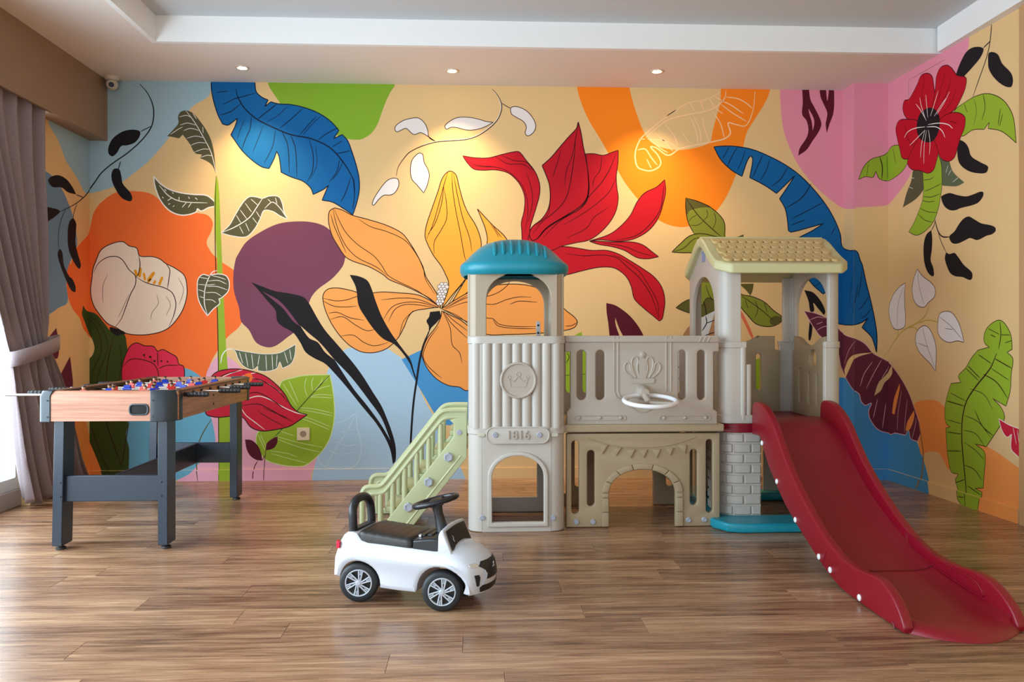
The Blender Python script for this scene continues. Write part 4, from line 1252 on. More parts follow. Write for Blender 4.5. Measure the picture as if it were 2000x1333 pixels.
# upper storey: four posts joined by arches
zu0, zu1 = zt1 - 0.004, 1.305
w0 = A(950, 657); w1 = A(1077, 534)
ux0, ux1 = A(913, 620)[0], A(1104, 620)[0]
Ru = 0.07
up = MB()
win_o = arch2(w0[0], w1[0], zu0 - 0.05, w1[1], A(0, 578)[1], 20)
outl = [(ux0 + Ru, zu0), (w0[0], zu0)]
def arch_front(x0, x1, a0, a1, z0, zs, zc, ztop):
    """portal: two legs and an arched head, one outline"""
    cxm, ra, rb = (a0+a1)/2, (a1-a0)/2, zc - zs
    return [(x0, z0), (a0, z0)] + [(cxm - ra*math.cos(PI*i/18), zs + rb*math.sin(PI*i/18)**0.75) for i in range(19)] + [(a1, z0), (x1, z0), (x1, ztop), (x0, ztop)]
pf = arch_front(ux0 + Ru*0.55, ux1 - Ru*0.55, w0[0], w1[0], zu0, A(0, 590)[1], w1[1], zu1)
me = sheet([pf], 0.02, 0.004); up.mesh_in(me, M_XZ(TY0 + 0.022))
pb = arch_front(ux0 + Ru*0.55, ux1 - Ru*0.55, w0[0] + 0.0, w1[0] - 0.0, zu0, A(0, 590)[1] - 0.01, w1[1] - 0.012, zu1)
me = sheet([pb], 0.02, 0.004); up.mesh_in(me, M_XZ(TY1 - 0.022))
ya, yb_ = TY0 + 0.09, TY1 - 0.09
ps = arch_front(TY0 + Ru*0.6, TY1 - Ru*0.6, ya, yb_, zu0, 1.17, 1.25, zu1)
for X in (ux0 + 0.012, ux1 - 0.012):
    me = sheet([ps], 0.02, 0.004); up.mesh_in(me, M_YZ(X))
for (cxp, a0) in ((ux0 + Ru, 180), (ux1 - Ru, 270)):      # rounded corner posts, front then back
    for front in (True, False):
        cy = (TY0 + 0.012 + Ru) if front else (TY1 - 0.012 - Ru)
        aa = a0 if front else (90 if a0 == 180 else 0)
        pts = [(cxp + Ru*math.cos(math.radians(aa + 90*i/8)), cy + Ru*math.sin(math.radians(aa + 90*i/8))) for i in range(9)]
        inn = [(cxp + (Ru-0.014)*math.cos(math.radians(aa + 90*i/8)), cy + (Ru-0.014)*math.sin(math.radians(aa + 90*i/8))) for i in range(9)]
        up.prism(pts + inn[::-1], 'Z', zu0, zu1)
upper = up.build('upper_frame', M_taupe, castle, label='taupe open upper storey with arched window')
b = MB(); bx, bz = A(1063, 642); b.box(bx - 0.011, bx + 0.012, TY1 - 0.075, TY1 - 0.07, bz - 0.04, bz + 0.042)
brk = b.build('bracket', M_steel, upper, 0.001)
for dz in (-0.022, 0.02):
    b = MB(); b.cyl((bx, TY1 - 0.0755, bz + dz), (bx, TY1 - 0.08, bz + dz), 0.006, n=12); b.build('bolt', M_dark, upper)
for px in (956, 1064):
    X, Z = A(px, 518.5); b = MB(); b.cyl((X, TY0 + 0.01, Z), (X, TY0 + 0.006, Z), 0.0045, n=10); b.build('bolt', M_dark, upper)
# dome roof
DX, DY, DH = (A(898, 520, 3.96)[0] + A(1117, 520, 3.96)[0])/2, (TY0 + TY1)/2, 0.285
def sq(r, z, e=3.2, n=48):
    out = []
    for i in range(n):
        a = 2*PI*i/n; c, s_ = math.cos(a), math.sin(a)
        k = (abs(c)**e + abs(s_)**e)**(-1/e)
        out.append((DX + r*k*c, DY + r*k*s_, z))
    return out
prof = [(0.02, 1.497), (0.30, 1.491), (0.50, 1.474), (0.66, 1.447), (0.78, 1.415), (0.88, 1.385), (0.94, 1.368), (0.985, 1.358), (1.0, 1.345), (1.0, 1.325), (0.975, 1.308), (0.93, 1.298), (0.93, 1.318), (0.80, 1.35), (0.02, 1.43)]
def ex(f): return 2.1 + 1.1*f
dm = MB(); dm.rings([sq(DH*f, z, ex(f)) for f, z in prof])
dome = dm.build('dome_roof', M_teal, castle, label='teal domed roof')
def dome_z(fr):
    for (f0, z0), (f1, z1) in zip(prof, prof[1:]):
        if f0 <= fr <= f1: return z0 + (z1 - z0)*(fr - f0)/(f1 - f0)
    return prof[8][1]
for i in range(7):
    X = A(967 + i*16.6, 485)[0] - DX
    for side in (-1, 1):
        path = []
        for k in range(8):
            yy = 0.135 + 0.105*k/7
            # radius fraction on the superellipse
            fr = 0.6
            for _ in range(12):
                e = ex(fr); fr = ((abs(X)**e + yy**e)**(1/e))/DH
            path.append((DX + X, DY + side*yy, dome_z(min(fr, 0.95)) + 0.001))
        b = MB(); b.tube(path, [0.003] + [0.0115]*6 + [0.003], 8); b.build('rib', M_teal, dome)

# ---------------------------------------------------------------- bridge between the towers
BY = 4.07
def Bp(x, y): return at(x, y, BY)
bx0, bx1 = Bp(1104, 700)[0], Bp(1404, 700)[0]
K = lambda x, y: Bp(1100 + x/6.25, 640 + y/6.25)          # measured on an enlarged view
top = K(0, 105)[1]; bot = K(0, 1205)[1]
outline = [K(90, 300), K(90, 980), K(45, 1030), K(45, 1205), K(1885, 1205), K(1885, 1030), K(1838, 1000), K(1838, 300), K(1905, 295), K(1905, 105), K(20, 105), K(20, 300)]
slots = []
for x0, x1 in ((168, 285), (400, 510), (1405, 1505), (1640, 1740)):
    a = K(x0, 890); c = K(x1, 275); slots.append(slot2(a[0], c[0], a[1], c[1]))
rail = plate('bridge_rail', M_bei2, castle, [outline] + slots, M_XZ(BY + 0.02), 0.035, 0.006, 'warm beige slotted railing with a crown')
# second railing at the back of the bridge
BYB = 4.60
plate('bridge_rail', M_bei2, castle, [outline] + slots, M_XZ(BYB), 0.035, 0.006)
yf = BY + 0.0025
a = K(20, 183); c = K(1900, 105)
plate('top_rail', M_bei2, rail, [rrect(a[0], c[0], a[1], c[1] + 0.002, 0.006)], M_XZ(yf - 0.002), 0.016, 0.005)
for x0, x1 in ((610, 680), (1245, 1325)):
    for x in (x0 + 12, x1 - 10):
        path = [K(x, 110), K(x, 780)]
        if x0 < 1000: path += [K(x + 25, 850), K(x + 110, 890)]
        b = MB(); b.tube([(p[0], yf - (0.010 if i == 0 else 0.001), p[1]) for i, p in enumerate([K(x, 110), K(x, 190)])], 0.0045, 6)
        b.tube([(p[0], yf - 0.001, p[1]) for p in [K(x, 190)] + path[1:]], 0.0045, 6); b.build('moulding', M_bei2, rail)
b = MB(); b.tube([(p[0], yf, p[1]) for p in (K(740, 920), K(850, 990), K(930, 1035), K(1010, 1035), K(1090, 990), K(1200, 930))], 0.004, 6); b.build('moulding', M_bei2, rail)
for k in range(3):
    b = MB(); b.tube([(p[0], yf - 0.011, p[1]) for p in (K(1650 + k*52, 180), K(1685 + k*52, 112))], 0.0035, 6); b.build('moulding', M_bei2, rail)
cc = K(968, 510); crown(rail, cc[0], cc[1], yf + 0.001, 1.0, M_bei2)
for x0, x1 in ((130, 770), (1170, 1805)):
    a = K(x0, 1140); c = K(x1, 1070); r = (c[1]-a[1])/2
    plate('stud_plate', M_bei2, rail, [rrect(a[0], c[0], a[1], c[1], r*0.98), rrect(a[0]+0.005, c[0]-0.005, a[1]+0.005, c[1]-0.005, r*0.9-0.005)], M_XZ(yf), 0.008, 0.002)
    for t in (0.1, 0.5, 0.9):
        X = a[0] + (c[0]-a[0])*t; Z = (a[1]+c[1])/2
        b = MB(); b.lathe([(0.0095, 0), (0.008, 0.006), (0.004, 0.009), (0.0005, 0.01)], (X, yf + 0.001, Z), 'Y', 14); b.build('stud', M_bei2, rail)
# toy steering wheel on the railing
hx, hz = K(968, 820)
sw = MB(); sw.lathe([(0.04, 0), (0.04, 0.01), (0.03, 0.035), (0.022, 0.07)], (hx, yf, hz + 0.012), 'Y', 24)
swh = sw.build('wheel_hub', M_bei2, rail)
ring_c = Vector((Bp(1269.5, 783.5)[0]*0.965, BY - 0.15, Bp(1269.5, 783.5)[1] + 0.0125))
tl = math.radians(8)
b = MB(); RR = 0.130
b.tube([tuple(ring_c + Vector((RR*math.cos(t), RR*math.sin(t)*math.cos(tl), RR*math.sin(t)*math.sin(tl)))) for t in [2*PI*i/48 for i in range(48)]], 0.0115, 10, closed=True)
b.build('steering_ring', M_white, rail, label='white toy steering wheel')
for ang in (90, 210, 330):
    t = math.radians(ang)
    b = MB(); b.tube([tuple(ring_c + Vector((0, 0.03, -0.012))), tuple(ring_c + Vector((RR*math.cos(t), RR*math.sin(t)*math.cos(tl), RR*math.sin(t)*math.sin(tl))))], 0.008, 8); b.build('spoke', M_bei2, rail)
b = MB(); b.tube([(hx, yf - 0.06, hz), tuple(ring_c + Vector((0, 0.03, -0.012)))], 0.016, 12); b.build('wheel_shaft', M_bei2, rail)
# bridge deck and beam
b = MB(); b.box(bx0 - 0.01, bx1 + 0.02, BY - 0.03, BYB + 0.04, Bp(0, 850)[1], Bp(0, 835)[1]); b.build('bridge_deck', M_tan, castle, 0.006)
# lower arch panel
Q = lambda x, y: at(1080 + x/4.0, 800 + y/4.0, 4.06)
zb = 0.003
AL, AR = Q(440, 0)[0], Q(960, 0)[0]; AT = Q(0, 478)[1]; ASP = Q(0, 660)[1]
pan = [(Q(105, 0)[0], zb), (AL, zb)] + [((AL+AR)/2 - (AR-AL)/2*math.cos(PI*i/24), ASP + (AT-ASP)*math.sin(PI*i/24)) for i in range(25)] + [(AR, zb), (Q(1305, 0)[0], zb), (Q(1305, 0)[0], 0.485), (Q(105, 0)[0], 0.485)]
sl = []
for x0, x1, y0, y1 in ((145, 205, 245, 820), (268, 328, 320, 760), (1072, 1130, 312, 750), (1197, 1250, 235, 810)):
    a = Q(x0, y1); c = Q(x1, y0); sl.append(slot2(a[0], c[0], a[1], c[1]))
arch = plate('arch_panel', M_tan, castle, [pan] + sl, M_XZ(4.078), 0.034, 0.005, 'taupe arched panel with bunting')
plate('arch_panel', M_tan, castle, [pan] + sl, M_XZ(BYB), 0.034, 0.005)
# arch stones
OUTW = Q(55, 0)[0] - Q(0, 0)[0]
cxm = (AL + AR)/2; ra, rb = (AR-AL)/2, AT - ASP
def stone(t0, t1):
    P = []
    for k in range(5):
        t = t0 + (t1 - t0)*k/4; P.append((cxm - (ra + 0.004)*math.cos(t), ASP + (rb + 0.004)*math.sin(t)))
    for k in range(5):
        t = t1 + (t0 - t1)*k/4; P.append((cxm - (ra + OUTW)*math.cos(t), ASP + (rb + OUTW*0.9)*math.sin(t)))
    return P
edges = [0.02, 0.42, 0.86, 1.30, PI - 1.30, PI - 0.86, PI - 0.42, PI - 0.02]
for t0, t1 in zip(edges, edges[1:]):
    plate('arch_stone', M_tan, arch, [stone(t0 + 0.012, t1 - 0.012)], M_XZ(4.058), 0.012, 0.003)
for x0, x1 in ((AL - OUTW, AL - 0.004), (AR + 0.004, AR + OUTW)):
    for z0, z1 in ((0.006, 0.078), (0.082, 0.152), (0.156, ASP - 0.002)):
        if z1 > z0: plate('arch_stone', M_tan, arch, [[(x0, z0), (x1, z0), (x1, z1), (x0, z1)]], M_XZ(4.058), 0.012, 0.003)
# bunting: cord and seven pennants
y = 4.060
cord = spline([(Q(280, 235)[0], y, Q(0, 235)[1]), (Q(480, 288)[0], y, Q(0, 288)[1]), (Q(700, 303)[0], y, Q(0, 303)[1]), (Q(920, 282)[0], y, Q(0, 282)[1]), (Q(1115, 222)[0], y, Q(0, 222)[1])], 8)
b = MB(); b.tube(cord, 0.0035, 6); b.build('bunting_cord', M_tan, arch)
for i, (x0, x1, yt, xa, ya_) in enumerate(((365, 430, 280, 382, 350), (470, 532, 305, 490, 362), (570, 640, 318, 605, 380), (672, 735, 320, 706, 378), (770, 838, 315, 808, 380), (875, 938, 305, 915, 360), (970, 1040, 280, 1030, 345))):
    plate('pennant', M_tan, arch, [[Q(x0, yt), Q(xa, ya_), Q(x1, yt - 6)]], M_XZ(4.058), 0.014, 0.002)
for px, py in ((182, 880), (312, 880), (1058, 865), (1182, 862)):
    X, Z = Q(px, py); screw(arch, X, 4.060, Z)
b = MB(); b.tube([(1.10, 4.55, 0.19), (1.13, 4.30, 0.15)], 0.022, 14); b.build('step_bar', M_bolt, castle)

# ---------------------------------------------------------------- roofed tower
SX0, SX1, SY0, SY1 = 1.275, 1.925, 4.10, 4.76
b = MB()
outer = [(SX0 - 0.07, SY0 - 0.08), (SX0 - 0.02, SY0 - 0.17), (SX0 + 0.05, SY0 - 0.195), (SX1 + 0.02, SY0 - 0.195), (SX1 + 0.09, SY0 - 0.1), (SX1 + 0.09, SY1 + 0.05), (SX0 - 0.07, SY1 + 0.05)]
inner = [(SX0 + 0.10, SY0 + 0.02), (SX1 - 0.10, SY0 + 0.02), (SX1 - 0.10, SY1 - 0.10), (SX0 + 0.10, SY1 - 0.10)]
me = sheet([outer, inner], 0.046, 0.012); me.transform(M_XY(0.024)); link('base_plate', smooth(me), M_teal, castle, label='teal floor base of the roofed tower')
# brick corner pieces: curved wall with individual bricks
def corner_piece(parent, cx, cy, sx, sy, z0, z1, r, lx, ly):
    """quarter-round corner shell with straight wings; sx, sy give the outward direction"""
    n = 10; O, I = [], []
    pts = [(cx + sx*0 - sx*0, cy)]
    path = [(cx - sx*lx, cy + sy*r, 0, sy)] + [(cx + sx*r*math.sin(t), cy + sy*r*math.cos(t), sx*math.sin(t), sy*math.cos(t)) for t in [PI/2*i/n for i in range(n+1)]] + [(cx + sx*r, cy - sy*ly, sx, 0)]
    ring = [(p[0], p[1]) for p in path] + [(p[0]-p[2]*0.012, p[1]-p[3]*0.012) for p in reversed(path)]
    b = MB(); b.prism(ring, 'Z', z0, z1); return b.build('brick_corner', M_bei, parent), path
def brick_rows(parent, path, z0, z1, rows):
    L = [0.0]
    for p, q in zip(path, path[1:]): L.append(L[-1] + math.hypot(q[0]-p[0], q[1]-p[1]))
    def pt(s):
        s = min(max(s, 0), L[-1])
        for i in range(len(L)-1):
            if s <= L[i+1] + 1e-9:
                t = (s - L[i])/(L[i+1]-L[i]) if L[i+1] > L[i] else 0
                p, q = path[i], path[i+1]; return [p[k] + (q[k]-p[k])*t for k in range(4)]
    h = (z1 - z0)/rows; cache = {}
    for r in range(rows):
        s = 0.004 if r % 2 else -0.035
        while s < L[-1]:
            wdt = 0.092
            a, c = max(s, 0.002), min(s + wdt - 0.008, L[-1] - 0.001)
            if c - a > 0.012:
                n = 5; za, zb_ = z0 + r*h + 0.005, z0 + (r+1)*h - 0.005; g = 0.004
                b = MB(); ring = lambda z, d, k: [(lambda p: (p[0]+p[2]*d, p[1]+p[3]*d, z))(pt(a + k + (c - a - 2*k)*i/n)) for i in range(n+1)]
                lay = [ring(za, 0.0, 0), ring(za + 0.001, 0.005, 0.0005), ring(za + g, 0.009, g), ring(zb_ - g, 0.009, g), ring(zb_ - 0.001, 0.005, 0.0005), ring(zb_, 0.0, 0)]
                b.rings(lay, cap=False, closed=False); m2 = n + 1
                b.add(lay[0] + lay[1] + lay[2] + lay[3] + lay[4] + lay[5], [(0, m2, 2*m2, 3*m2, 4*m2, 5*m2), (n, 5*m2 + n, 4*m2 + n, 3*m2 + n, 2*m2 + n, m2 + n)])
                b.build('brick', M_bei, parent, angle=50)
            s += wdt
rz = 0.10
piece, path = corner_piece(castle, SX0 + rz, SY0 + rz, -1, -1, 0.045, 0.482, rz, 0.11, 0.12)
piece['label'] = 'pale beige corner with moulded bricks'
brick_rows(piece, path, 0.047, 0.480, 8)
for cx, cy, sx, sy in ((SX1 - rz, SY0 + rz, 1, -1), (SX0 + rz, SY1 - rz, -1, 1), (SX1 - rz, SY1 - rz, 1, 1)):
    corner_piece(castle, cx, cy, sx, sy, 0.045, 0.482, rz, 0.09, 0.12)
# red platform with its belt
b = MB(); b.rings([[(p[0], p[1], z) for p in rrect(SX0 - 0.004, SX1 + 0.004, SY0 - 0.006, SY1 + 0.006, rz, 8)] for z in (0.480, 0.528)]); b.build('platform', M_slide, castle, 0.004, label='crimson platform edge')
# corner posts: sleeve below, slimmer post above
def post(cx, cy, sx, sy, parent):
    main = sx < 0 and sy < 0
    W1, W2 = (0.07, 0.105) if main else (0.035, 0.045)
    zs0, zs1, zp1 = 0.528, 0.958, 1.335
    b = MB(); rs = 0.062
    sec = lambda r, wing: [(cx - sx*wing, cy + sy*r)] + [(cx + sx*r*math.sin(t), cy + sy*r*math.cos(t)) for t in [PI/2*i/8 for i in range(9)]] + [(cx + sx*r, cy - sy*wing), (cx + sx*(r-0.03), cy - sy*wing), (cx + sx*(r - 0.03), cy + sy*(r-0.03)), (cx - sx*wing, cy + sy*(r - 0.03))]
    b.prism(sec(rs, W1), 'Z', zs0, zs1 - 0.03)
    o = b.build('corner_post', M_bei, castle, 0.003)
    b = MB(); b.prism(sec(rs + 0.004, W1 + 0.002), 'Z', zs1 - 0.034, zs1); b.build('collar', M_bei, o, 0.004)
    b = MB(); b.prism(sec(rs + 0.004, W2), 'Z', zs0, zs0 + 0.045); b.build('collar', M_bei, o, 0.004)
    b = MB(); b.prism(sec(rs - 0.004, 0.045 if main else 0.012), 'Z', zs1 - 0.01, zp1); b.build('post_shaft', M_bei, o, 0.003)
    # fluted wings beside the post
    for k in range(2 if main else 0):
        x0 = cx - sx*(0.055 + 0.03*k); zt = zs1 - 0.03 - 0.09*k
        b = MB(); ys = cy + sy*(rs - 0.004 - 0.006*k)
        b.prism([(x0 + 0.015*math.cos(t), ys + sy*0.010*math.sin(t)) for t in [PI*i/8 for i in range(9)]] + [(x0 - 0.015, ys - sy*0.03), (x0 + 0.015, ys - sy*0.03)], 'Z', zs0 + 0.02, zt); b.build('flute', M_bei, o)
    return o
posts = [post(SX0 + 0.062, SY0 + 0.062, -1, -1, castle), post(SX1 - 0.062, SY0 + 0.062, 1, -1, castle), post(SX0 + 0.062, SY1 - 0.062, -1, 1, castle), post(SX1 - 0.062, SY1 - 0.062, 1, 1, castle)]
# gabled arch sides under the roof
YM = (SY0 + SY1)/2
for X, lab in ((SX0 + 0.014, 'pale beige gable with a tall arch'), (SX1 - 0.014, None)):
    a0, a1 = SY0 + 0.13, SY1 - 0.09
    ol = [(SY0 + 0.05, 0.95), (a0, 0.95)] + [((a0+a1)/2 - (a1-a0)/2*math.cos(PI*i/20), 1.13 + 0.19*math.sin(PI*i/20)) for i in range(21)] + [(a1, 0.95), (SY1 - 0.03, 0.95), (SY1 - 0.03, 1.335), (YM + 0.19, 1.40), (YM + 0.08, 1.49), (YM, 1.515), (YM - 0.08, 1.49), (YM - 0.19, 1.40), (SY0 + 0.05, 1.335)]
    g = plate('gable', M_bei, castle, [ol], M_YZ(X), 0.024, 0.004, lab)
    s_ = -1 if X < 1.5 else 1
    b = MB(); b.box(X + s_*0.012, X + s_*0.016, YM - 0.026, YM + 0.026, 1.405, 1.465); t = b.build('vent_tag', mat('blue grey tag', (128, 150, 190), 0.4), g, 0.002)
# parapets between the posts
zp0, zp1 = 0.528, 0.965
bk = [(SX0 + 0.1, zp0), (SX1 - 0.1, zp0), (SX1 - 0.1, 0.90), (SX1 - 0.13, 0.905), (SX1 - 0.13, 0.985), (SX1 - 0.24, 0.985)] + [(YM - YM + (SX0+SX1)/2 + 0.09 - 0.18*i/8, 0.985 - 0.035*math.sin(PI*i/8)) for i in range(9)] + [(SX0 + 0.24, 0.985), (SX0 + 0.13, 0.985), (SX0 + 0.13, 0.905), (SX0 + 0.1, 0.90)]
hs = [slot2(x - 0.016, x + 0.016, 0.66, 0.88) for x in (SX0 + 0.23, (SX0+SX1)/2, SX1 - 0.23)]
plate('parapet', M_tan, castle, [bk] + hs, M_XZ(SY1 - 0.03), 0.03, 0.005, 'taupe back parapet with slots')
sd = [(SY0 + 0.1, zp0), (SY1 - 0.1, zp0), (SY1 - 0.1, 0.90), (SY1 - 0.12, 0.905), (SY1 - 0.12, 0.985)] + [(YM + 0.14 - 0.28*i/10, 0.975 - 0.045*math.sin(PI*i/10)) for i in range(11)] + [(SY0 + 0.12, 0.985), (SY0 + 0.12, 0.905), (SY0 + 0.1, 0.90)]
hs = [circle2(YM - 0.05, 0.862, 0.048)] + [slot2(y - 0.012, y + 0.012, 0.60, z1) for y, z1 in ((YM + 0.13, 0.80), (YM, 0.78), (YM - 0.11, 0.78))]
plate('parapet', M_tan, castle, [sd] + hs, M_YZ(SX1 - 0.03), 0.03, 0.005, 'taupe side parapet with a porthole')
# roof
RX0, RX1 = 1.245, 1.965; half = 0.385
rp = [(0.0, 1.540), (0.03, 1.536), (0.09, 1.508), (0.16, 1.462), (0.23, 1.420), (0.30, 1.388), (0.36, 1.370), (0.385, 1.363)]
def roof_pt(d):
    for (d0, z0), (d1, z1) in zip(rp, rp[1:]):
        if d0 <= d <= d1: return z0 + (z1-z0)*(d-d0)/(d1-d0)
    return rp[-1][1]
def roof_half(sgn):
    b = MB(); rows = []
    for d, z in rp:
        inset = 0.0 if d < 0.28 else 0.07*(1 - math.cos((d - 0.28)/(0.385 - 0.28)*PI/2))
        rows.append((d, z, inset))
    top = [[(RX0 + ins, YM + sgn*d, z), (RX1 - ins, YM + sgn*d, z)] for d, z, ins in rows]
    bo = [[(RX0 + ins, YM + sgn*d, z - 0.052), (RX1 - ins, YM + sgn*d, z - 0.052)] for d, z, ins in rows]
    vs = [p for r in top for p in r] + [p for r in bo for p in r]; n = len(rows); fs = []
    for i in range(n-1):
        fs += [(2*i, 2*i+1, 2*i+3, 2*i+2), (2*n+2*i, 2*n+2*i+2, 2*n+2*i+3, 2*n+2*i+1), (2*i, 2*i+2, 2*n+2*i+2, 2*n+2*i), (2*i+1, 2*n+2*i+1, 2*n+2*i+3, 2*i+3)]
    fs += [(2*n-2, 2*n-1, 4*n-1, 4*n-2), (0, 2*n, 2*n+1, 1)]
    b.add(vs, fs); return b.build('roof_half', M_rim, castle, 0.010, 3, angle=30)
rf = roof_half(-1); rf['label'] = 'front roof slope with pale green rim'
rb_ = roof_half(1)
# straw coloured field with scalloped shingles
for sgn, par in ((-1, rf), (1, rb_)):
    b = MB(); ds = [0.045 + 0.29*i/14 for i in range(15)]
    vs = []
    for d in ds:
        ins = 0.05 if d < 0.28 else 0.05 + 0.05*(1 - math.cos((d - 0.28)/(0.055)*PI/2))
        vs += [(RX0 + ins, YM + sgn*d, roof_pt(d) + 0.002), (RX1 - ins, YM + sgn*d, roof_pt(d) + 0.002)]
    b.add(vs, [(2*i, 2*i+1, 2*i+3, 2*i+2) for i in range(14)]); b.build('shingle_bed', M_roof, par)
def shingle_mesh():
    w, l = 0.046, 0.056
    P = [(-w/2, 0.012), (-w/2*0.99, -l*0.45)] + [(w/2*math.sin(t), -l*0.45 - (l*0.42)*math.cos(t)*0.9) for t in [-PI/2*0.9 + PI*0.9*i/8 for i in range(9)]] + [(w/2*0.99, -l*0.45), (w/2, 0.012)]
    b = MB(); b.rings([[(p[0], p[1], -0.004) for p in P], [(p[0], p[1], 0.0055) for p in P], [(p[0]*0.9, p[1]*0.94 + 0.0005, 0.0080) for p in P]])
    me = b.mesh('shingle', 30); me.materials.append(M_roof); return me
shg = shingle_mesh()
nr = 5
for r in range(nr):
    d = 0.075 + 0.052*r; z = roof_pt(d); sl_ = math.atan2(roof_pt(d - 0.02) - roof_pt(d + 0.03), 0.05)
    n = 13; off = (r % 2)*0.024
    for i in range(n - (r % 2)):
        X = RX0 + 0.075 + off + i*0.0475
        o = bpy.data.objects.new('shingle', shg); COL.objects.link(o); o.parent = rf
        o.location = (X, YM - d, z + 0.0035); o.rotation_euler = (sl_ - 0.02, 0, 0)
b = MB(); b.box(RX0 + 0.01, RX1 - 0.01, YM - 0.012, YM + 0.012, 1.53, 1.546); b.build('ridge_cap', M_rim, rf, 0.004)

# ---------------------------------------------------------------- stairs
ST = lambda x, y: at(690 + x/4.9375, 780 + y/4.9375, 4.10)
for yy, k in ((4.10, 0), (4.43, 1)):
    po = [ST(165, 1186), ST(305, 1190), ST(945, 392), ST(968, 350), ST(968, 235), ST(930, 200), ST(1096, 150), ST(1096, 560), ST(565, 1262), ST(165, 1262)]
    po[-1] = (po[-1][0], 0.003); po[-2] = (po[-2][0], 0.003)
    stg = plate('stair_side', M_mint, castle, [po], M_XZ(yy), 0.03, 0.005, 'pale green stair side with railing' if k == 0 else None)
    b = MB(); path = [ST(85, 1262), ST(85, 960), ST(90, 900), ST(112, 862), ST(150, 848), ST(230, 845), ST(270, 832), ST(305, 800), ST(560, 480), ST(800, 175), ST(840, 135), ST(895, 112), ST(1096, 108)]
    path[0] = (path[0][0], 0.004)
    P3 = spline([(p[0], yy, p[1]) for p in path], 4)
    b.tube(P3, 0.0135, 8, flat=1.0); b.build('handrail', M_mint, stg)
    b = MB(); path = [ST(150, 1262), ST(150, 980), ST(155, 935), ST(175, 912), ST(270, 905), ST(320, 870), ST(580, 540), ST(820, 240), ST(860, 200), ST(910, 178), ST(1090, 172)]
    path[0] = (path[0][0], 0.004)
    b.tube(spline([(p[0], yy - 0.004, p[1]) for p in path], 4), 0.0115, 8); b.build('handrail', M_mint, stg)
    b = MB()
    pl = [ST(85, 960), ST(110, 865), ST(150, 848), ST(235, 845), ST(300, 805), ST(830, 140), ST(900, 112), ST(1094, 108)]; ql = [ST(150, 980), ST(160, 925), ST(175, 912), ST(275, 902), ST(330, 860), ST(850, 205), ST(910, 178), ST(1094, 172)]
    me = sheet([pl + ql[::-1]], 0.014, 0.002); me.transform(M_XZ(yy + 0.002)); link('rail_web', smooth(me), M_mint, stg)
    for xc, yt, yb in ((262, 905, 1195), (380, 810, 1110), (495, 665, 960), (612, 520, 815), (727, 375, 665), (842, 240, 525)):
        a = ST(xc, yt); c = ST(xc, yb); b = MB(); b.tube([(a[0], yy, a[1]), (a[0], yy, c[1] - 0.01)], 0.0145, 10); b.build('baluster', M_mint, stg)
    # raised lip along the underside
    b = MB(); b.tube([(p[0], yy - 0.013, p[1]) for p in (ST(500, 1220), ST(1035, 545))], 0.006, 6); b.build('edge_lip', M_mint, stg)
    if k == 0:
        for x, y in ((918, 555), (728, 793), (535, 1035)):
            X, Z = ST(x, y); b = MB()
            hexr = lambda r, d: [(X + r*math.cos(PI/3*i + 0.5), yy - d, Z + r*math.sin(PI/3*i + 0.5)) for i in range(6)]
            b.rings([hexr(0.0245, 0.012), hexr(0.0245, 0.028), hexr(0.020, 0.033), hexr(0.016, 0.033), hexr(0.015, 0.030)]); b.build('hex_bolt', M_bolt, stg, angle=20)
        X, Z = ST(1022, 318); screw(stg, X, yy - 0.015, Z)
for i in range(5):
    X = -0.455 + i*0.083; Z = 0.095 + i*0.098
    b = MB(); b.box(X - 0.02, X + 0.11, 4.11, 4.42, Z - 0.016, Z + 0.012); b.build('tread', M_mint, castle, 0.006)

# ---------------------------------------------------------------- slide
LX0, LX1 = 1.412, 1.836
side_top = [(4.03, 0.60), (4.02, 0.635), (3.985, 0.652), (3.94, 0.651), (3.87, 0.638), (3.796, 0.602), (3.73, 0.555), (3.66, 0.485), (3.566, 0.399), (3.427, 0.302), (3.268, 0.212), (3.151, 0.162), (3.037, 0.130), (2.95, 0.122), (2.867, 0.124), (2.80, 0.132), (2.75, 0.135), (2.704, 0.128), (2.646, 0.103), (2.60, 0.066), (2.572, 0.025), (2.575, 0.004)]
side_bot = [(2.66, 0.003), (2.9, 0.003), (3.037, 0.008), (3.184, 0.046), (3.362, 0.113), (3.478, 0.161), (3.602, 0.220), (3.70, 0.285), (3.80, 0.36), (3.87, 0.43), (3.915, 0.480), (4.03, 0.482)]
so = spline(side_top, 3) + spline(side_bot, 3)
sides = []
for X, lab in ((LX0 + 0.018, 'crimson left side of the slide'), (LX1 - 0.018, 'crimson right side of the slide')):
    shift = 0.07 if X > 1.6 else 0.0
    P = [(p[0] + shift*max(0, min(1, (p[0] - 2.6)/0.4)), p[1]) for p in so]
    s_o = plate('slide_side', M_slide, castle, [P], M_YZ(X), 0.036, 0.007, lab); sides.append(s_o)
bed = [(4.16, 0.560), (4.05, 0.560), (3.97, 0.553), (3.90, 0.525), (3.83, 0.465), (3.76, 0.392), (3.66, 0.312), (3.56, 0.248), (3.45, 0.192), (3.34, 0.145), (3.18, 0.088), (3.0, 0.054), (2.81, 0.036), (2.68, 0.030), (2.60, 0.028)]
bp = spline(bed, 4); b = MB(); rows = []
for y, z in bp:
    t = max(0.0, min(1.0, (3.9 - y)/0.2))
    row = [(LX0 + 0.03 + (LX1 - LX0 - 0.06)*i/12, y, z + 0.0 + 0.022*abs(2*i/12 - 1)**6*t) for i in range(13)]; rows.append(row)
lip = []
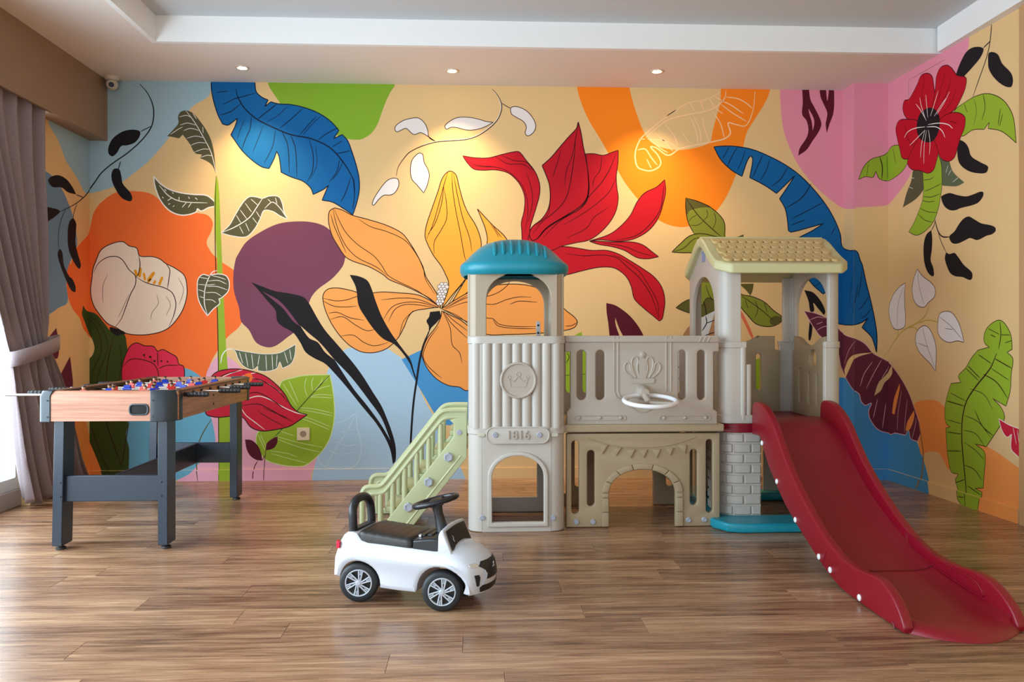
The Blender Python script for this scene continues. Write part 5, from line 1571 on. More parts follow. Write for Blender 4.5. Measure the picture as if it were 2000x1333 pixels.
for k in range(1, 6):      # rounded, bowed front lip
    a = k/5*PI/2
    lip.append([(LX0 + 0.02 + (LX1 - LX0 - 0.04)*i/12, 2.60 - (0.095*(1 - (2*i/12 - 1)**2) + 0.02)*math.sin(a), 0.028*math.cos(a) + 0.001) for i in range(13)])
rows += lip
und = [[(p[0], p[1] + 0.012, max(p[2] - 0.03, 0.002)) for p in r] for r in reversed(rows)]
b.rings(rows + und, cap=False, closed=False)
b.build('slide_bed', M_slide, castle, angle=60, label='crimson sliding surface')
for px, py in ((1488, 866), (1517, 941), (1553, 1016), (1599, 1088), (1621, 1114), (1678, 1168)):
    y, z = on_side(px, py, LX0 - 0.002)
    b = MB(); b.lathe([(0.0125, 0.002), (0.0125, -0.003), (0.009, -0.006), (0.0005, -0.007)], (LX0, y, z), 'X', 18); b.build('bolt_cap', M_white, sides[0], label='white bolt cap')
y, z = on_side(1743, 1220, LX0 - 0.002)
b = MB(); b.tube([(LX0 - 0.0005, y + 0.008, z + 0.008), (LX0 - 0.0005, y - 0.006, z + 0.002), (LX0 - 0.0005, y - 0.01, z - 0.01)], 0.003, 6); b.build('mould_mark', mat('plastic dark crimson', (110, 6, 24), 0.5), sides[0])
# seam between the upper and lower slide piece
pts = [on_side(1613, 1078, LX0 - 0.001), on_side(1606, 1106, LX0 - 0.001)]
b = MB(); b.tube([(LX0 - 0.0002, pts[0][0], pts[0][1]), (LX0 - 0.0002, pts[1][0], pts[1][1])], 0.0015, 6); b.build('seam', MATS['plastic dark crimson'], sides[0])
# moulded recess outline inside the right side
b = MB(); xi = LX1 - 0.0375
b.tube([(xi, p[0] + 0.0, p[1]) for p in spline([(3.26, 0.165), (3.24, 0.12), (3.0, 0.078), (2.78, 0.062), (2.745, 0.07), (2.79, 0.105), (3.0, 0.115), (3.2, 0.16), (3.26, 0.165)], 4)], 0.004, 6); b.build('moulding', M_slide, sides[1])

b = MB(); ys = 3.06
b.tube([(LX0 + 0.036 + (LX1 - LX0 - 0.072)*i/10, ys, 0.0655 + 0.022*abs(2*i/10 - 1)**6) for i in range(11)], 0.0016, 6); b.build('bed_seam', MATS['plastic dark crimson'], sides[0])

# =================================================================== FOOTBALL TABLE
def wood(name, dark, light, axis=0, rough=0.42):
    m = bpy.data.materials.new(name); m.use_nodes = True
    nt = m.node_tree; N = nt.nodes.new; L = nt.links.new; b = nt.nodes['Principled BSDF']
    tc = N('ShaderNodeTexCoord'); mp = N('ShaderNodeMapping'); sc = [55.0, 55.0, 55.0]; sc[axis] = 2.2
    mp.inputs['Scale'].default_value = sc; L(tc.outputs['Object'], mp.inputs['Vector'])
    n = N('ShaderNodeTexNoise'); n.inputs['Scale'].default_value = 1.6; n.inputs['Detail'].default_value = 6; L(mp.outputs[0], n.inputs['Vector'])
    rp = N('ShaderNodeValToRGB'); rp.color_ramp.elements[0].position = 0.35; rp.color_ramp.elements[0].color = srgb(*dark)
    rp.color_ramp.elements[1].position = 0.68; rp.color_ramp.elements[1].color = srgb(*light)
    L(n.outputs['Fac'], rp.inputs[0]); L(rp.outputs[0], b.inputs['Base Color']); b.inputs['Roughness'].default_value = rough
    MATS[name] = m; return m
M_wx = wood('wood veneer across', (172, 114, 88), (202, 146, 118), 0)
M_wy = wood('wood veneer along', (150, 98, 58), (186, 128, 82), 1)
M_leg = mat('blue grey lacquer', (36, 48, 62), 0.33, noise=0.04, nscale=12)
M_cap = mat('corner cap plastic', (42, 52, 60), 0.34)
M_blk = mat('black rubber', (20, 20, 22), 0.5)
M_chrome = mat('chrome rod', (214, 214, 216), 0.18, metal=1.0)
M_field = mat('playing field green', (46, 110, 62), 0.6)
M_redp = mat('red figure', (206, 40, 36), 0.35); M_blup = mat('blue figure', (22, 52, 170), 0.35)
M_skin = mat('figure head', (206, 156, 118), 0.45); M_hair = mat('figure hair', (44, 26, 20), 0.5)
table = thing('football_table', 'wooden table football game on dark blue grey legs by the curtain', 'game table')
X0, X1, Y0, Y1, Z0, Z1 = -1.986, -1.383, 3.69, 4.935, 0.601, 0.737
# end boards with rounded top edge
def end_board(y0, y1, lab=None):
    s_ = 1 if y1 > y0 else -1
    P = [(y0, Z0), (y0, Z1 - 0.03)] + [(y0 + s_*0.03*(1 - math.cos(t)), Z1 - 0.03 + 0.03*math.sin(t)) for t in [PI/2*i/6 for i in range(7)]] + [(y1, Z1), (y1, Z0)]
    b = MB(); b.prism(P, 'X', X0 + 0.045, X1 - 0.10); return b.build('end_board', M_wx, table, label=lab)
eb = end_board(Y0, Y0 + 0.055, 'light wood end board with goal slot'); end_board(Y1, Y1 - 0.055)
for x0, x1 in ((X0, X0 + 0.02), (X1 - 0.02, X1)):
    b = MB(); b.box(x0, x1, Y0 + 0.05, Y1 - 0.05, Z0, Z1 - 0.006); b.build('side_board', M_wy, table, 0.003)
    b = MB(); b.box(x0 - 0.002, x1 + 0.03 if x0 < -1.7 else x1 + 0.002, Y0 + 0.05, Y1 - 0.05, Z1 - 0.010, Z1) if x0 < -1.7 else b.box(x0 - 0.03, x1 + 0.002, Y0 + 0.05, Y1 - 0.05, Z1 - 0.010, Z1)
    b.build('top_rail', mat('dark wood rail', (104, 68, 46), 0.4, noise=0.15, nscale=30), table, 0.003)
b = MB(); b.box(X0 + 0.02, X1 - 0.02, Y0 + 0.05, Y1 - 0.05, Z0 + 0.01, Z0 + 0.03); b.build('playing_field', M_field, table)
# corner caps with a chamfer
def cap(sx, sy):
    xo = X1 + 0.004 if sx > 0 else X0 - 0.004; yo = Y0 - 0.004 if sy < 0 else Y1 + 0.004
    wx = 0.112 if sx > 0 else 0.055; ch = 0.05 if sx > 0 else 0.014
    P = [(xo - sx*wx, yo), (xo - sx*ch*1.25, yo), (xo - sx*ch*0.4, yo - sy*ch*0.55), (xo, yo - sy*ch*1.4), (xo, yo - sy*0.10), (xo - sx*0.03, yo - sy*0.10), (xo - sx*0.03, yo - sy*0.06), (xo - sx*wx, yo - sy*0.06)]
    b = MB(); b.rings([[(p[0], p[1], z) for p in P] for z in (Z0 - 0.004, Z1 - 0.022)] + [[(p[0] - sx*0.006 if k < 5 else p[0], p[1] - sy*0.012 if k < 4 else p[1], Z1 + 0.003) for k, p in enumerate(P)]])
    o = b.build('corner_cap', M_cap, table, 0.003)
    for dz in (0.02, 0.095):
        b = MB(); xx = xo - sx*(wx - 0.012); b.cyl((xx, yo, Z0 + dz), (xx, yo + sy*0.0025, Z0 + dz), 0.004, n=10); b.build('rivet', M_blk, o)
for sx in (-1, 1):
    for sy in (-1, 1): cap(sx, sy)
# goal return slot
sx_, sz_ = at(271, 800.5, Y0)
a = at(252, 812, Y0); c = at(291, 789, Y0)
o1 = rrect(a[0], c[0], a[1], c[1], 0.02); i1 = rrect(a[0] + 0.008, c[0] - 0.008, a[1] + 0.007, c[1] - 0.007, 0.013)
plate('slot_rim', M_cap, eb, [o1, i1], M_XZ(Y0 - 0.001), 0.01, 0.002)
plate('slot_hole', M_dark, eb, [i1], M_XZ(Y0 + 0.0005), 0.004, 0.0005)
# legs
def leg(sx, sy):
    yo = (Y0 + 0.04) if sy < 0 else (Y1 - 0.04); d = -sy
    xa = X0 + 0.046 if sx < 0 else X1 - 0.046
    b = MB()
    def sec(z, off): return [(xa + sx*off, yo + d*0.0, z), (xa + sx*off - sx*0.045, yo, z), (xa + sx*off - sx*0.045, yo + d*0.10, z), (xa + sx*off, yo + d*0.10, z)]
    b.rings([sec(0.022, 0.012 if sx < 0 else 0.0), sec(Z0, 0.0)])
    o = b.build('leg', M_leg, table, 0.003)
    b = MB(); xb = xa + sx*(0.012 if sx < 0 else 0) - sx*0.022; b.lathe([(0.012, 0.022), (0.012, 0.012), (0.021, 0.011), (0.023, 0.002), (0.0005, 0.001)], (xb, yo + d*0.04, 0), 'Z', 18); b.build('foot', M_blk, o)
    if sy < 0:
        for z in (0.25, 0.315):
            b = MB(); b.lathe([(0.005, 0), (0.004, 0.002), (0.0005, 0.003)], (xa - sx*0.028, yo, z), 'Y', 10); b.build('bolt', M_blk, o)
for sx in (-1, 1):
    for sy in (-1, 1): leg(sx, sy)
# stretchers
for y in (Y0 + 0.062, Y1 - 0.082):
    b = MB(); b.box(X0 + 0.078, X1 - 0.078, y, y + 0.02, 0.222, 0.343); st = b.build('stretcher', M_leg, table, 0.003)
b = MB(); b.box(-1.70, -1.682, Y0 + 0.08, Y1 - 0.08, 0.222, 0.340); b.build('stretcher', M_leg, table, 0.003)
# screws on the right side board
for px, py in ((352, 811), (417, 789), (417, 772)):
    y, z = on_side(px, py, X1); b = MB(); b.lathe([(0.007, 0), (0.006, 0.003), (0.0005, 0.004)], (X1, y, z), 'X', 12); b.build('bolt', M_blk, table)
# rods with players and handles
def player_mesh(shirt):
    b = MB()
    b.mi = 0; b.rings([[(sx*0.012*w_, sy*0.007, z) for sx, sy in ((-1,-1),(1,-1),(1,1),(-1,1))] for z, w_ in ((-0.018, 0.75), (0.0, 0.85), (0.014, 1.5), (0.020, 1.3), (0.023, 0.5))])
    b.mi = 1; b.rings([[(sx*0.009*w_, sy*0.006*w_, z) for sx, sy in ((-1,-1),(1,-1),(1,1),(-1,1))] for z, w_ in ((-0.060, 1.2), (-0.045, 0.8), (-0.018, 1.0))])
    b.mi = 2; b.lathe([(0.0005, 0.020), (0.005, 0.022), (0.0085, 0.029), (0.0085, 0.034)], n=10)
    b.mi = 3; b.lathe([(0.0086, 0.034), (0.0075, 0.040), (0.0005, 0.043)], n=10)
    b.mi = 0; b.cyl((-0.022, 0, 0), (0.022, 0, 0), 0.0085, n=10)
    me = b.mesh('player', 40)
    for k in (shirt, shirt, M_skin, M_hair): me.materials.append(k)
    return me
PM = [player_mesh(M_redp), player_mesh(M_blup)]
def handle_mesh():
    b = MB(); pr = [(0.009, 0)]
    for k in range(5): pr += [(0.0125, 0.008 + k*0.018), (0.0125, 0.018 + k*0.018), (0.0105, 0.022 + k*0.018)]
    pr += [(0.012, 0.10), (0.010, 0.106)]
    b.lathe(pr, axis='X', n=14); me = b.mesh('handle'); me.materials.append(M_blk); return me
HM = handle_mesh()
RODS = [(3.81, 0, 1, 3, -1.375), (3.925, 1, -1, 2, 0.02), (4.04, 0, 1, 3, -1.295), (4.17, 1, -1, 3, 0.05), (4.30, 0, 1, 4, -1.32), (4.425, 1, -1, 4, 0.0), (4.55, 0, 1, 3, -1.318), (4.68, 1, -1, 3, 0.04)]
RZ = 0.713
for y, team, side, n, hx_ in RODS:
    if side > 0: xa, xb, hx = hx_ - 0.83, hx_, hx_
    else: xa, xb, hx = X0 - 0.05 - hx_, X1 + 0.09 - hx_*2, X0 - 0.05 - hx_
    b = MB(); b.cyl((xa, y, RZ), (xb, y, RZ), 0.0055, n=10); rod = b.build('rod', M_chrome, table)
    o = bpy.data.objects.new('handle', HM); COL.objects.link(o); o.parent = rod; o.location = (hx, y, RZ); o.rotation_euler = (0, 0, 0 if side > 0 else PI)
    for k in range(n):
        x = X0 + 0.09 + (X1 - X0 - 0.18)*((k + 0.5)/n) + (hx_ + 1.33 if side > 0 else hx_)*0.5
        o = bpy.data.objects.new('player', PM[team]); COL.objects.link(o); o.parent = rod; o.location = (x, y, RZ); o.rotation_euler = (0.12*((k*7 + int(y*100)) % 5 - 2), 0, 0)
    for X in (X0, X1):
        sgn = -1 if X == X0 else 1
        b = MB(); b.cyl((X, y, RZ), (X + sgn*0.008, y, RZ), 0.011, n=12); b.build('bushing', M_blk, rod)

# =================================================================== RIDE-ON CAR (local x forward, y to its left, z up)
HEAD = math.radians(-20.46)
car = thing('ride_on_car', 'white ride-on toy car with black seat and steering wheel', 'toy car', (-0.401, 3.077, 0), HEAD)
M_cw = mat('car white gloss plastic', (200, 204, 212), 0.22, coat=0.3)
M_cb = mat('car black plastic', (26, 28, 32), 0.34)
M_cs = mat('car seat black', (34, 30, 28), 0.42, bump=0.1, bscale=400)
M_tyre = mat('tyre rubber', (30, 34, 38), 0.55)
M_rim2 = mat('wheel rim silver', (186, 194, 204), 0.3)
M_tail = mat('tail lamp red', (206, 20, 60), 0.25)
M_lamp = mat('head lamp', (200, 200, 205), 0.15, metal=0.5)
HW = 0.116
WR, WC = 0.073, (0.0, 0.335)
def arc(cx, cz, r, a0, a1, n): return [(cx + r*math.cos(math.radians(a0 + (a1-a0)*i/n)), cz + r*math.sin(math.radians(a0 + (a1-a0)*i/n))) for i in range(n+1)]
prof = [(-0.110, 0.090), (-0.107, 0.128), (-0.103, 0.160), (-0.094, 0.190), (-0.082, 0.222), (-0.070, 0.243), (-0.055, 0.254), (-0.035, 0.256), (-0.018, 0.252), (0.004, 0.228), (0.030, 0.221), (0.10, 0.219), (0.20, 0.215), (0.30, 0.211), (0.345, 0.210), (0.370, 0.203), (0.398, 0.190), (0.420, 0.176), (0.433, 0.160), (0.440, 0.140), (0.442, 0.118), (0.440, 0.092), (0.432, 0.068), (0.428, 0.066)]
prof += arc(WC[1] - 0.006, 0.066, 0.097, 3, 178, 14)
prof += [(0.228, 0.060), (0.15, 0.060), (0.086, 0.062)]
prof += arc(WC[0], 0.070, 0.086, 2, 168, 14) + [(-0.098, 0.088)]
def offset(P, d):
    out = []; n = len(P)
    for i in range(n):
        a, c = Vector(P[i-1]), Vector(P[(i+1) % n]); t = (c - a)
        t = t.normalized() if t.length > 1e-9 else Vector((1, 0))
        out.append((P[i][0] + t.y*d, P[i][1] - t.x*d))
    return out
def nose(u, w, s):
    """bow the nose and crown the bonnet towards the centre line (s = -1..1 across)"""
    k = max(0.0, min(1.0, (u - 0.345)/0.085)); c = 1 - abs(s)**2.2
    du = 0.052*c*k
    top = max(0.0, min(1.0, (w - 0.15)/0.03))
    dw = (0.036*c*max(0.0, min(1.0, (u - 0.325)/0.03))*(1 - 0.45*k) if u > 0.325 else 0.0)*top
    return u + du, w + dw
b = MB(); rings = []
for s, ins in ((-1.0, 0.016), (-0.985, 0.006), (-0.95, 0.0), (-0.8, 0.0), (-0.6, 0.0), (-0.4, 0.0), (-0.2, 0.0), (0.0, 0.0), (0.2, 0.0), (0.4, 0.0), (0.6, 0.0), (0.8, 0.0), (0.95, 0.0), (0.985, 0.006), (1.0, 0.016)):
    P = offset(prof, ins); ring = []
    for u, w in P:
        nar = 1.0 - 0.10*max(0.0, (w - 0.17)/0.09) - (0.05*max(0.0, (-u - 0.04)/0.07) if u < -0.04 else 0)
        flare = 0.012*math.exp(-((u - WC[1])/0.11)**2)*math.exp(-((w - 0.16)/0.03)**2) + 0.010*math.exp(-((u - WC[0])/0.11)**2)*math.exp(-((w - 0.16)/0.03)**2)
        u2, w2 = nose(u, w, s); ring.append((u2, s*(HW*nar + flare - 0.004), w2))
    rings.append(ring)
b.rings(rings, False)
cap_t = [tuple(t) for t in tessellate_polygon([[Vector((p[0], p[1], 0)) for p in prof]])]
b.add(rings[0], cap_t); b.add(rings[-1], [t[::-1] for t in cap_t])
bme = b.mesh('body', 0)
bm = bmesh.new(); bm.from_mesh(bme); bmesh.ops.remove_doubles(bm, verts=bm.verts, dist=1e-6); bmesh.ops.recalc_face_normals(bm, faces=bm.faces); bm.to_mesh(bme); bm.free()
body = link('body', smooth(bme, 32), M_cw, car, label='glossy white car body')
def front(y, w, off=0.002):
    """point on the nose surface"""
    s = y/HW; P = [p for p in prof[14:23]]
    best = None
    for (u0, w0), (u1, w1) in zip(P, P[1:]):
        a0, c0 = nose(u0, w0, s); a1, c1 = nose(u1, w1, s)
        if min(c0, c1) - 1e-6 <= w <= max(c0, c1) + 1e-6 and abs(c1 - c0) > 1e-6:
            t = (w - c0)/(c1 - c0); uu = a0 + (a1 - a0)*t
            best = uu if best is None else max(best, uu)
    if best is None: best = nose(0.441, 0.12, s)[0]
    return (best + off, y, w)
def patch(poly_rows, name, m, parent, t=0.004):
    """rows of (y0, y1, w): skin laid on the nose"""
    b = MB(); n = 8
    A_ = [[front(y0 + (y1-y0)*i/n, w) for i in range(n+1)] for y0, y1, w in poly_rows]
    B_ = [[(p[0] - t, p[1], p[2]) for p in r] for r in A_]
    m2 = n + 1; R_ = len(A_); vs = [p for r in A_ for p in r] + [p for r in B_ for p in r]; fs = []
    for i in range(R_-1):
        for j in range(n):
            fs.append((i*m2+j, i*m2+j+1, (i+1)*m2+j+1, (i+1)*m2+j))
    o_ = R_*m2
    for i in range(R_-1): fs += [(i*m2, (i+1)*m2, o_+(i+1)*m2, o_+i*m2), (i*m2+n, o_+i*m2+n, o_+(i+1)*m2+n, (i+1)*m2+n)]
    for j in range(n): fs += [(j, o_+j, o_+j+1, j+1), ((R_-1)*m2+j, (R_-1)*m2+j+1, o_+(R_-1)*m2+j+1, o_+(R_-1)*m2+j)]
    b.add(vs, fs); return b.build(name, m, parent, angle=50)
gr = patch([(-0.052, 0.052, 0.117), (-0.046, 0.046, 0.135), (-0.058, 0.058, 0.152), (-0.078, 0.078, 0.166), (-0.060, 0.060, 0.180)], 'grille', M_cb, car); gr['label'] = 'black grille'
for s in (-1, 1):
    patch([(s*0.080, s*0.104, 0.164), (s*0.076, s*0.106, 0.171), (s*0.082, s*0.104, 0.177)], 'head_lamp', M_lamp, car)
    patch([(s*0.086, s*0.092, 0.098), (s*0.082, s*0.098, 0.128), (s*0.086, s*0.100, 0.138)], 'air_vent', M_cb, car)
    b = MB(); b.tube([front(s*0.058, 0.150), front(s*0.056, 0.128), front(s*0.074, 0.102), front(s*0.094, 0.092)], 0.0018, 6); b.build('bumper_line', M_rim2, car)
patch([(-0.074, 0.074, 0.074), (-0.080, 0.080, 0.090), (-0.07, 0.07, 0.098)], 'bumper_lip', M_cb, car)
# three-diamond badge on the grille
for a in (90, 210, 330):
    c = front(0.0, 0.155, 0.003); r = 0.0065; t = math.radians(a); cy, cz = c[1] + r*0.9*math.cos(t), c[2] + r*0.9*math.sin(t)
    d = (math.cos(t), math.sin(t)); e = (-d[1], d[0])
    P = [(cy + d[0]*r, cz + d[1]*r), (cy + e[0]*r*0.5, cz + e[1]*r*0.5), (cy - d[0]*r*0.9, cz - d[1]*r*0.9), (cy - e[0]*r*0.5, cz - e[1]*r*0.5)]
    b = MB(); b.prism(P, 'X', c[0] - 0.002, c[0] + 0.0015); b.build('badge', M_rim2, gr)
# windscreen
HWW = HW*0.90
fr = [(0.314, 0.206), (0.316, 0.272), (0.326, 0.287), (0.334, 0.287), (0.362, 0.222), (0.372, 0.200)]
b = MB(); rr = []
for s, ins, dz in ((-1.0, 0.006, 0.0), (-0.96, 0.0, 0.003), (-0.5, 0.0, 0.009), (0.0, 0.0, 0.012), (0.5, 0.0, 0.009), (0.96, 0.0, 0.003), (1.0, 0.006, 0.0)):
    P = offset(fr, -ins if False else 0.0)
    rr.append([(u - (0.004 if ins else 0)*0, s*HWW, w + dz*(1 if w > 0.26 else 0) - ins*(1 if w > 0.26 else 0)) for u, w in P])
b.rings(rr); wsf = b.build('windscreen_frame', M_cw, car, 0.004, 3, label='white windscreen frame')
b = MB(); g0, g1 = Vector((0.3375, 0, 0.2845)), Vector((0.3665, 0, 0.218))
nrm = Vector((g0.z - g1.z, 0, g1.x - g0.x)).normalized()
def ws(y, t, off): p = g0.lerp(g1, t) + nrm*off; return (p.x, y, p.z + 0.009*(1 - (y/HWW)**2)*(1-t))
n = 8; m2 = n + 1
vs = [ws((-0.88 + 1.76*i/n)*HWW*(0.93 + 0.05*t), t, o_) for o_ in (0.003, -0.004) for t in (0.06, 0.35, 0.7, 1.0) for i in range(n+1)]; fs = []
for i in range(3):
    for j in range(n): fs.append((i*m2+j, i*m2+j+1, (i+1)*m2+j+1, (i+1)*m2+j))
k4 = 4*m2
for i in range(3): fs += [(i*m2, (i+1)*m2, k4+(i+1)*m2, k4+i*m2), (i*m2+n, k4+i*m2+n, k4+(i+1)*m2+n, (i+1)*m2+n)]
for j in range(n): fs += [(j, k4+j, k4+j+1, j+1), (3*m2+j, 3*m2+j+1, k4+3*m2+j+1, k4+3*m2+j)]
b.add(vs, fs); wsg = b.build('windscreen', mat('windscreen black', (18, 14, 16), 0.16), car, label='black windscreen')
b = MB(); b.tube([ws(-0.060, 0.40, 0.004), ws(-0.056, 0.50, 0.004), ws(-0.062, 0.58, 0.004), ws(-0.056, 0.68, 0.004)], 0.002, 6); b.build('sticker', M_lamp, wsg)
# seat: padded, five cross channels
def seat_loft(u0, u1, w_of, hw, n=40, chan=6):
    rs = []
    for i in range(n+1):
        t = i/n; u = u0 + (u1-u0)*t; end = min(1.0, min(t, 1-t)*9)
        e = math.sqrt(max(0, 1 - (1-end)**2)); top = w_of(t) - 0.012*(1-e) - 0.0016*(abs(math.sin(chan*PI*t))**0.35 < 0.6)
        h = hw*(0.86 + 0.14*e)
        rs.append([(u, -h, 0.215), (u, -h, top - 0.014), (u, -h*0.97, top - 0.005), (u, -h*0.88, top), (u, -h*0.4, top + 0.003), (u, 0, top + 0.004), (u, h*0.4, top + 0.003), (u, h*0.88, top), (u, h*0.97, top - 0.005), (u, h, top - 0.014), (u, h, 0.215)])
    b = MB(); b.rings(rs); return b
seat_loft(-0.012, 0.212, lambda t: 0.264 - 0.016*t, HW*0.86).build('seat', M_cs, car, angle=50, label='black ribbed seat')
b = MB(); b.rings([[(u, s*HW*0.85, w) for s, w in ((-1, 0.212), (-1, z - 0.006), (-0.93, z), (0, z + 0.003), (0.93, z), (1, z - 0.006), (1, 0.212))] for u, z in ((0.214, 0.246), (0.25, 0.252), (0.285, 0.257), (0.318, 0.257))]); con = b.build('console', M_cb, car, 0.002)
for k in range(2):
    b = MB(); b.box(0.225 + k*0.03, 0.245 + k*0.03, -0.06, 0.05, 0.250 + k*0.004, 0.258 + k*0.004); b.build('button_panel', M_cs, con, 0.002)
b = MB(); b.box(0.222, 0.232, -0.066, -0.048, 0.250, 0.258); b.build('button', M_lamp, con, 0.001)
# back handle
b = MB(); P = [(-0.044, -0.072, 0.245), (-0.047, -0.072, 0.30), (-0.050, -0.066, 0.335), (-0.053, -0.040, 0.360), (-0.054, 0.0, 0.367), (-0.053, 0.040, 0.360), (-0.050, 0.066, 0.335), (-0.047, 0.072, 0.30), (-0.044, 0.072, 0.245)]
b.tube(spline(P, 5), 0.0165, 12); b.build('back_handle', M_cb, car, label='black hoop backrest')
b = MB(); b.box(-0.060, -0.028, -0.075, 0.075, 0.250, 0.262); b.build('handle_base', M_cb, car, 0.004)
# steering
sc_ = Vector((0.262, 0, 0.372)); tl = math.radians(15)
def sp(r, a, dz=0.0): return tuple(sc_ + Vector((r*math.cos(a)*math.cos(tl) - dz*math.sin(tl), r*math.sin(a), r*math.cos(a)*math.sin(tl) + dz*math.cos(tl))))
b = MB(); b.tube([sp(0.080, 2*PI*i/40) for i in range(40)], 0.0105, 10, closed=True); swc = b.build('steering_wheel', M_cb, car, label='black steering wheel')
for a in (0.5*PI, 1.5*PI, PI):
    b = MB(); b.tube([sp(0.0, 0, -0.008), sp(0.045, a, -0.006), sp(0.078, a)], [0.014, 0.011, 0.009], 8, flat=0.6); b.build('spoke', M_cb, swc)
b = MB(); ax = Vector(sp(0, 0, 1)) - sc_
b.rings([[tuple(Vector(sp(r, 2*PI*i/20)) + ax*h) for i in range(20)] for r, h in ((0.026, -0.02), (0.028, -0.004), (0.026, 0.004), (0.014, 0.009), (0.001, 0.010))]); b.build('horn_pad', M_cs, swc)
b = MB(); b.tube([(0.292, 0, 0.245), (0.286, 0, 0.275), (0.280, 0, 0.30), (0.272, 0, 0.33), (0.264, 0, 0.365)], [0.027, 0.022, 0.019, 0.017, 0.022], 16); b.build('steering_column', M_cb, car)
# tail lamps
for s in (-1, 1):
    b = MB(); b.rings([[(-0.098 + d, s*HW*h, z) for d, h, z in ((0.0, 0.80, 0.194 + k*0.030), (0.004, 0.98, 0.192 + k*0.030), (0.018, 0.985, 0.196 + k*0.022), (0.014, 0.8, 0.196 + k*0.022))] for k in (0, 1)]); b.build('tail_lamp', M_tail, car, 0.002)
# wheels
def wheel_meshes():
    b = MB(); b.lathe([(0.048, -0.004), (0.052, 0.002), (0.064, 0.002), (0.070, -0.002), (WR, -0.009), (WR, -0.036), (0.069, -0.044), (0.052, -0.046), (0.046, -0.040)], axis='Z', n=36, cap=False); t = b.mesh('tyre', 40)
    b = MB(); b.lathe([(0.051, 0.001), (0.049, 0.004), (0.046, 0.003), (0.046, -0.012)], axis='Z', n=36, cap=False)
    b.v = b.v; r = b
    r.lathe([(0.010, -0.006), (0.0105, 0.003), (0.007, 0.006), (0.0005, 0.006)], n=16)
    for k in range(6):
        for d in (-0.16, 0.16):
            a = 2*PI*k/6; p0 = (0.009*math.cos(a + d*2), 0.009*math.sin(a + d*2), 0.001); p1 = (0.047*math.cos(a + 0.35 + d), 0.047*math.sin(a + 0.35 + d), 0.001)
            r.tube([p0, p1], 0.0030, 6)
        a = 2*PI*k/6 + 0.35
        r.tube([(0.030*math.cos(a - 0.05), 0.030*math.sin(a - 0.05), 0.001), (0.047*math.cos(a), 0.047*math.sin(a), 0.001)], 0.0022, 6)
    rim = r.mesh('rim', 40)
    b = MB(); b.lathe([(0.047, -0.008), (0.047, -0.014), (0.0005, -0.014)], n=24); disc = b.mesh('rim_back', 40)
    for me, m in ((t, M_tyre), (rim, M_rim2), (disc, M_cb)): me.materials.append(m)
    return t, rim, disc
TM, RM, DM = wheel_meshes()
for u in WC:
    for s in (-1, 1):
        t = bpy.data.objects.new('wheel', TM); COL.objects.link(t); t.parent = car; t.location = (u, s*HW*0.985, WR); t.rotation_euler = (PI/2 if s < 0 else -PI/2, 0, 0.3)
        for nm, me in (('rim', RM), ('rim_disc', DM)):
            o = bpy.data.objects.new(nm, me); COL.objects.link(o); o.parent = t
    b = MB(); b.cyl((u, -HW*0.6, WR), (u, HW*0.6, WR), 0.010, n=10); b.build('axle', M_cb, car)

# =================================================================== CURTAIN
def curtain_material():
    m = bpy.data.materials.new('curtain cloth'); m.use_nodes = True
    nt = m.node_tree; N = nt.nodes.new; L = nt.links.new; b = nt.nodes['Principled BSDF']
    tc = N('ShaderNodeTexCoord'); mp = N('ShaderNodeMapping'); mp.inputs['Scale'].default_value = (260, 260, 60); L(tc.outputs['Object'], mp.inputs['Vector'])
    n = N('ShaderNodeTexNoise'); n.inputs['Scale'].default_value = 1.0; n.inputs['Detail'].default_value = 3; L(mp.outputs[0], n.inputs['Vector'])
    rp = N('ShaderNodeValToRGB'); rp.color_ramp.elements[0].color = srgb(118, 104, 108); rp.color_ramp.elements[1].color = srgb(158, 142, 144); L(n.outputs['Fac'], rp.inputs[0])
    L(rp.outputs[0], b.inputs['Base Color']); b.inputs['Roughness'].default_value = 0.75; b.inputs['Sheen Weight'].default_value = 0.15
    return m
M_cur = curtain_material()
curt = thing('curtain', 'mauve grey curtain tied back beside the window', 'curtain', (-2.55, 4.7, 0.0))
def interp(tab, z):
    tab = sorted(tab, key=lambda p: p[0])
    if z <= tab[0][0]: return tab[0][1]
    for (z0, a), (z1, c) in zip(tab, tab[1:]):
        if z0 <= z <= z1:
            t = (z - z0)/(z1 - z0); return a + (c - a)*t
    return tab[-1][1]
XCU = -2.556
def edge(pts): return [(lambda q: (q[1], q[0]))(on_side(x, y, XCU)) for x, y in pts]
LE = edge([(-160, 130), (-80, 400), (-25, 560), (0, 636), (12, 682), (14, 705), (14, 740), (18, 790), (27, 870), (40, 950), (47, 985)])
RE = edge([(78, 120), (78, 205), (80, 330), (88, 450), (92, 560), (94, 630), (93, 668), (108, 705), (125, 760), (140, 830), (155, 900), (172, 945)])
ZT = 2.44; ZTIE = 0.925
b = MB(); rows = []; NT = 120; NS = 70
for i in range(NS + 1):
    z = ZT + (0.035 - ZT)*i/NS
    y0, y1 = interp(LE, z), interp(RE, z)
    pinch = math.exp(-((z - ZTIE)/0.13)**2)
    amp = (0.030 if z > ZTIE else 0.038)*(1 - 0.55*pinch)
    row = []
    for j in range(NT + 1):
        t = j/NT
        ph = 2*PI*(8.5*t + 0.12*math.sin(7*t + z*1.3))
        x = XCU + amp*math.sin(ph) + 0.012*math.sin(3.1*ph*0.37 + z*2)
        if z < ZTIE: x += 0.07*min(1.0, (ZTIE - z)/0.35)*math.sin(PI*min(1, t*1.05))*(0.6 + 0.4*math.sin(ph*0.5))
        x += 0.03*pinch*math.sin(PI*t)
        row.append((max(x, XL + 0.006) + 2.55, y0 + (y1 - y0)*t + 0.006*math.cos(ph) - 4.7, z + (0.02*math.sin(ph*0.5) if i == NS else 0)))
    rows.append(row)
